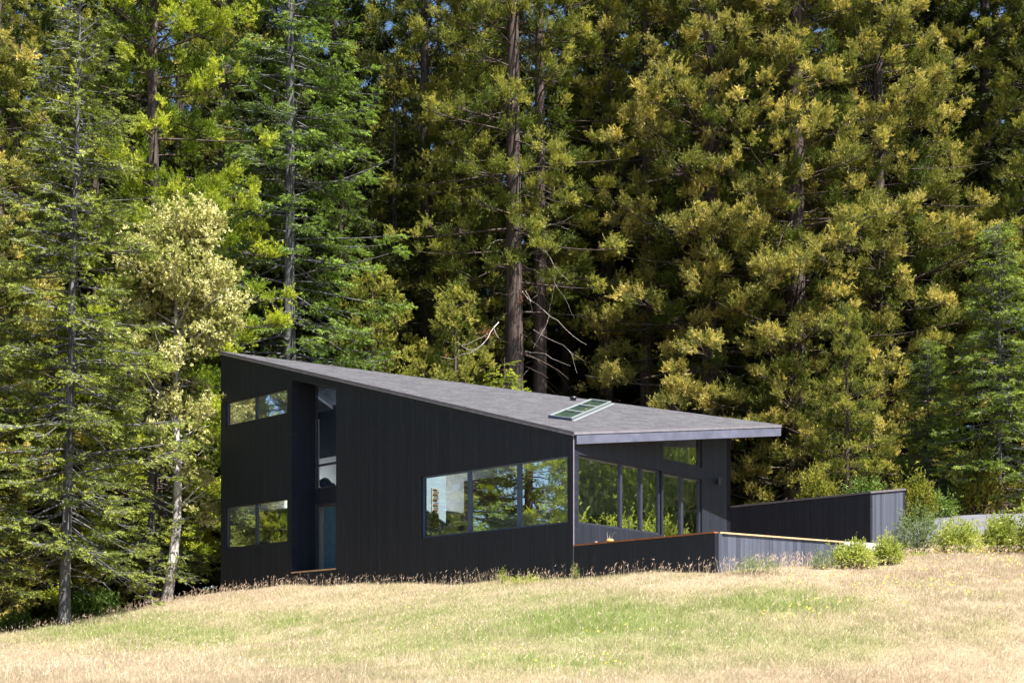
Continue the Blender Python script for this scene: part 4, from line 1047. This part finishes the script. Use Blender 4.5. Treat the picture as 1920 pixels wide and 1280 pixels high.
dead_branch('low bleached dead branch left of the thin trunk foot', 1000, 662, 44.6, [[(985, 658, .8), (1008, 661, -.4), (1035, 672, -.9), (1070, 686, -1.2)], [(1000, 618, .6), (1040, 640, -.6), (1070, 660, -.9), (1098, 678, -1.1)], [(1065, 655, -.9), (1075, 675, -1), (1082, 700, -1)]], .014)
dead_branch('bleached broken branch with rust red needles over the roof', 900, 625, 40.5, [[(935, 604, .5), (920, 622, 0), (905, 645, -.3), (885, 656, -.4), (868, 650, -.4), (858, 640, -.4)], [(915, 625, 0), (890, 638, -.2), (865, 648, -.3)], [(905, 645, -.3), (880, 662, -.5), (850, 673, -.5), (825, 668, -.5)], [(925, 612, .2), (936, 634, 0)]], .02, [(912, 620), (905, 624), (918, 628), (838, 668)])

# ------------------------------------------------------------------ meadow grass
rng = np.random.RandomState(77)
def in_house(X, Y):
    d = np.stack([X - BX[0], Y - BX[1]], -1); s = d @ uL; a = d @ uR
    b = (s > -.02) & (s < LW + .3) & (a > -.03) & (a < RW + 3)
    f = (s < .0) & (s > -4.2) & (a > -.03) & (a < RW + 4)     # terrace and beyond
    e1 = (F2 - F1)[:2]; nrm = np.array([e1[1], -e1[0]]) / np.linalg.norm(e1)
    inside = ((np.stack([X - F1[0], Y - F1[1]], -1) @ nrm) < .02)
    dk_ = np.stack([X - K[0], Y - K[1]], -1); sk1 = dk_ @ uL; ak = dk_ @ uR
    return b | (f & inside) | ((sk1 > -.05) & (sk1 < Lk) & (ak > -.05) & (ak < LR + .05))
rc = np.array([plan_ for plan_ in np.array(bpy.data.objects['driveway'].data.vertices[3].co)[None]])
rcen = np.array([v.co[:2] for i, v in enumerate(bpy.data.objects['driveway'].data.vertices) if i % 7 == 3])
def on_road(X, Y):
    q = np.stack([X, Y], -1); d = np.min(np.linalg.norm(q[:, None] - rcen[None], axis=2), axis=1); return d < 2.62
def scatter(n, y0, y1, p=1.0):
    Y = y0 + (y1 - y0) * rng.rand(n) ** p; X = (rng.rand(n) * 2 - 1) * (CX / F * Y + 5.0)
    Z = gz(X, Y) + (vnoise(X, Y, 1.1, 9) - .5) * .08
    px = CX + X / Y * F; py = HZ - (Z - EYE) / Y * F
    ok = (py < 1325) & (litter(X, Y) < .5) & ~in_house(X, Y); X, Y, Z = X[ok], Y[ok], Z[ok]
    ok = ~on_road(X, Y); return X[ok], Y[ok], Z[ok]
def blades(X, Y, Z, h, w, lean):
    n = len(X); a = rng.uniform(0, 6.28, n); l = rng.rand(n) * lean * h; b = rng.uniform(0, 6.28, n)
    B = np.stack([X, Y, Z - .02], 1); sd = np.stack([np.cos(a), np.sin(a), 0 * a], 1) * w[:, None]
    ln = np.stack([np.cos(b) * l, np.sin(b) * l, h], 1)
    return np.stack([B - sd, B + sd, B + ln], 1)
def grass_obj(name, tri, col, label):
    n = len(tri); me = npmesh(name, tri.reshape(-1, 3), np.arange(n * 3).reshape(-1, 3), M['grass'])
    c = np.hstack([np.repeat(col, 3, 0), np.ones((n * 3, 1))]).astype(np.float32)
    me.attributes.new('tint', 'FLOAT_COLOR', 'POINT').data.foreach_set('color', c.ravel())
    return tag(link(name, me), label, 'grass', None, 'stuff')
X, Y, Z = scatter(2300000, 17, 47, 1.25)
g = greenness(X, Y, Z); n = len(X); isg = rng.rand(n) < np.clip(g * 1.5, 0, .97)
clump = vnoise(X, Y, .35, 21); big = vnoise(X, Y, 2.2, 22)
h = (.035 + .065 * rng.rand(n) ** 2) * (.6 + .8 * clump) * (.75 + .5 * big) * np.where(isg, 1.25, 1.0)
w = rng.uniform(.002, .0042, n) * (Y / 22)
tri = blades(X, Y, Z, h, w, 1.7)
j = rng.rand(n, 1); pk = np.clip(vnoise(X, Y, 3.1, 51) * .7 + vnoise(X, Y, .9, 52) * .6 - .15, 0, 1)
dryc = np.where((rng.rand(n) < pk)[:, None], np.array([.435, .35, .247]), np.array([.50, .435, .30])) * (.7 + .45 * j) * (.8 + .4 * vnoise(X, Y, 1.7, 53)[:, None])
grc = (np.array([.18, .245, .065]) * (1 - j) + np.array([.375, .405, .155]) * j)
grass_obj('meadow_grass', tri, np.where(isg[:, None], grc, dryc), 'dry tan meadow grass with greener patches on the slope')
# tall seeding stalks, thickest along the foot of the walls
Xs, Ys, Zs = scatter(22000, 18, 46, 1.1)
s = rng.uniform(-4.5, LW + .8, 600); a = -np.abs(rng.normal(0, .45, 600)) - .06
q = BX + s[:, None] * uL + a[:, None] * uR; Xw, Yw = q[:, 0], q[:, 1]
e1 = (F2 - F1)[:2]; t = rng.rand(600); nrm = np.array([e1[1], -e1[0]]) / np.linalg.norm(e1)
q2_ = F1[:2] + e1 * t[:, None] + nrm * (np.abs(rng.normal(0, .4, 600)) + .06)[:, None]
Xw = np.concatenate([Xw, q2_[:, 0]]); Yw = np.concatenate([Yw, q2_[:, 1]]); ok = ~in_house(Xw, Yw); Xw, Yw = Xw[ok], Yw[ok]
keep = rng.rand(len(Xw)) < 1.3 * vnoise(Xw, Yw, .7, 33) ** 2 + .08; Xw, Yw = Xw[keep], Yw[keep]
X = np.concatenate([Xs, Xw]); Y = np.concatenate([Ys, Yw]); Z = np.concatenate([Zs, gz(Xw, Yw)]); n = len(X)
h = np.concatenate([rng.uniform(.14, .26, len(Xs)), rng.uniform(.14, .36, len(Xw))])
st = blades(X, Y, Z, h, np.full(n, .003), .5)
tip = st[:, 2]; axd = unit(tip - (st[:, 0] + st[:, 1]) / 2 + rng.normal(0, .05, (n, 3)) + np.stack([np.full(n, .06), np.zeros(n), np.full(n, -.04)], 1))
k = 3; tp_ = np.repeat(tip, k, 0); dd = unit(np.repeat(axd, k, 0) + rng.normal(0, .35, (n * k, 3))); sd = unit(np.cross(dd, rng.normal(size=dd.shape)))
L = rng.uniform(.03, .07, (n * k, 1)); hd = np.stack([tp_ - dd * L * .4 - sd * .0032, tp_ - dd * L * .4 + sd * .0032, tp_ + dd * L], 1)
cs_ = np.array([.66, .54, .39]) * (.75 + .5 * rng.rand(n, 1)); ch_ = np.array([.68, .53, .41]) * (.75 + .6 * rng.rand(n * k, 1))
grass_obj('seeding_grass', np.concatenate([st, hd]), np.concatenate([cs_, ch_]), 'taller seeding grass stalks along the black walls and fence')
# little yellow flowers
X, Y, Z = scatter(68000, 18, 40, 1.0); px = CX + X / Y * F; py = HZ - (Z - EYE) / Y * F
w_ = np.zeros_like(X)
for a, b, sx, sy, q in [(1690, 1110, 180, 30, .5), (1800, 1090, 160, 40, .3), (1090, 1250, 60, 14, .5), (1160, 1190, 60, 12, .25), (1500, 1160, 120, 20, .2), (1880, 1060, 100, 20, .3), (900, 1200, 200, 30, .05), (300, 1230, 150, 20, .04)]:
    w_ = np.maximum(w_, q * np.exp(-((px - a) / sx) ** 2 - ((py - b) / sy) ** 2))
w_ *= (vnoise(X, Y, .5, 41) > .45); ok = rng.rand(len(X)) < w_; X, Y, Z = X[ok], Y[ok], Z[ok]; n = len(X)
c = np.stack([X, Y, Z + rng.uniform(.07, .16, n)], 1); a1 = unit(rng.normal(size=(n, 3)) + [0, -.6, .8]); u1 = unit(np.cross(a1, rng.normal(size=(n, 3)))) ; u2 = np.cross(a1, u1); r_ = rng.uniform(.012, .02, (n, 1))
fv = np.stack([c + u1 * r_, c + u2 * r_, c - u1 * r_, c - u2 * r_], 1).reshape(-1, 3)
tag(link('wildflowers', npmesh('wildflowers', fv, quads(fv), M['flower'])), 'tiny yellow wildflowers dotting the meadow', 'wildflowers', None, 'stuff')
# old boards lying at the edge of the bushes
for px, py, d, ln, lb in [(1797, 1047, 26.4, .9, 'grey weathered board lying below the yellow green bush'), (1905, 1037, 26.6, .9, 'dark weathered board lying below the bush at the right edge')]:
    X, Y = xy(px, d); z = g1(X, Y); b = MB(); b.box(np.array([X - ln / 2, Y, z - .03]), np.array([ln, .1, .02]), np.array([-.02, .14, 0]), np.array([0, 0, .09])); tag(b.build('weathered_board', M['edging']), lb, 'board')


# ------------------------------------------------------------------ light, sky, camera
el = R(61); sh = nR + .05 * uR; sh = sh / np.linalg.norm(sh)
to_sun = Vector((sh[0] * math.cos(el), sh[1] * math.cos(el), math.sin(el)))
sun = bpy.data.lights.new('sun', 'SUN'); sun.energy = 4.6; sun.angle = R(.53); sun.color = (1.0, .95, .87)
so_ = bpy.data.objects.new('sun', sun); COL.objects.link(so_); so_.rotation_euler = to_sun.to_track_quat('Z', 'Y').to_euler(); so_.location = (20, -10, 40)
wd = bpy.data.worlds.new('World'); scene.world = wd; wd.use_nodes = True
nt = wd.node_tree; nt.nodes.clear()
sk_ = nt.nodes.new('ShaderNodeTexSky'); sk_.sky_type = 'NISHITA'; sk_.sun_disc = False; sk_.dust_density = .2; sk_.ozone_density = 3.0; sk_.sun_elevation = el; sk_.sun_rotation = math.atan2(sh[0], sh[1])
bg = nt.nodes.new('ShaderNodeBackground'); bg.inputs['Strength'].default_value = .05
ow = nt.nodes.new('ShaderNodeOutputWorld'); nt.links.new(sk_.outputs[0], bg.inputs[0]); nt.links.new(bg.outputs[0], ow.inputs[0])
cam = bpy.data.cameras.new('camera'); cam.sensor_width = 36; cam.lens = F / 1920 * 36
cam.shift_y = (HZ - 640) / 1920; cam.clip_end = 1000; cam.clip_start = .1
co = bpy.data.objects.new('camera', cam); COL.objects.link(co); co.location = (0, 0, EYE); co.rotation_euler = (R(90), 0, 0)
scene.camera = co
vs = scene.view_settings; vs.view_transform = 'Standard'; vs.look = 'None'; vs.exposure = 1.88; vs.gamma = 1
scene.cycles.max_bounces = 6; scene.cycles.diffuse_bounces = 3; scene.cycles.transmission_bounces = 2; scene.cycles.glossy_bounces = 4; scene.cycles.transparent_max_bounces = 8
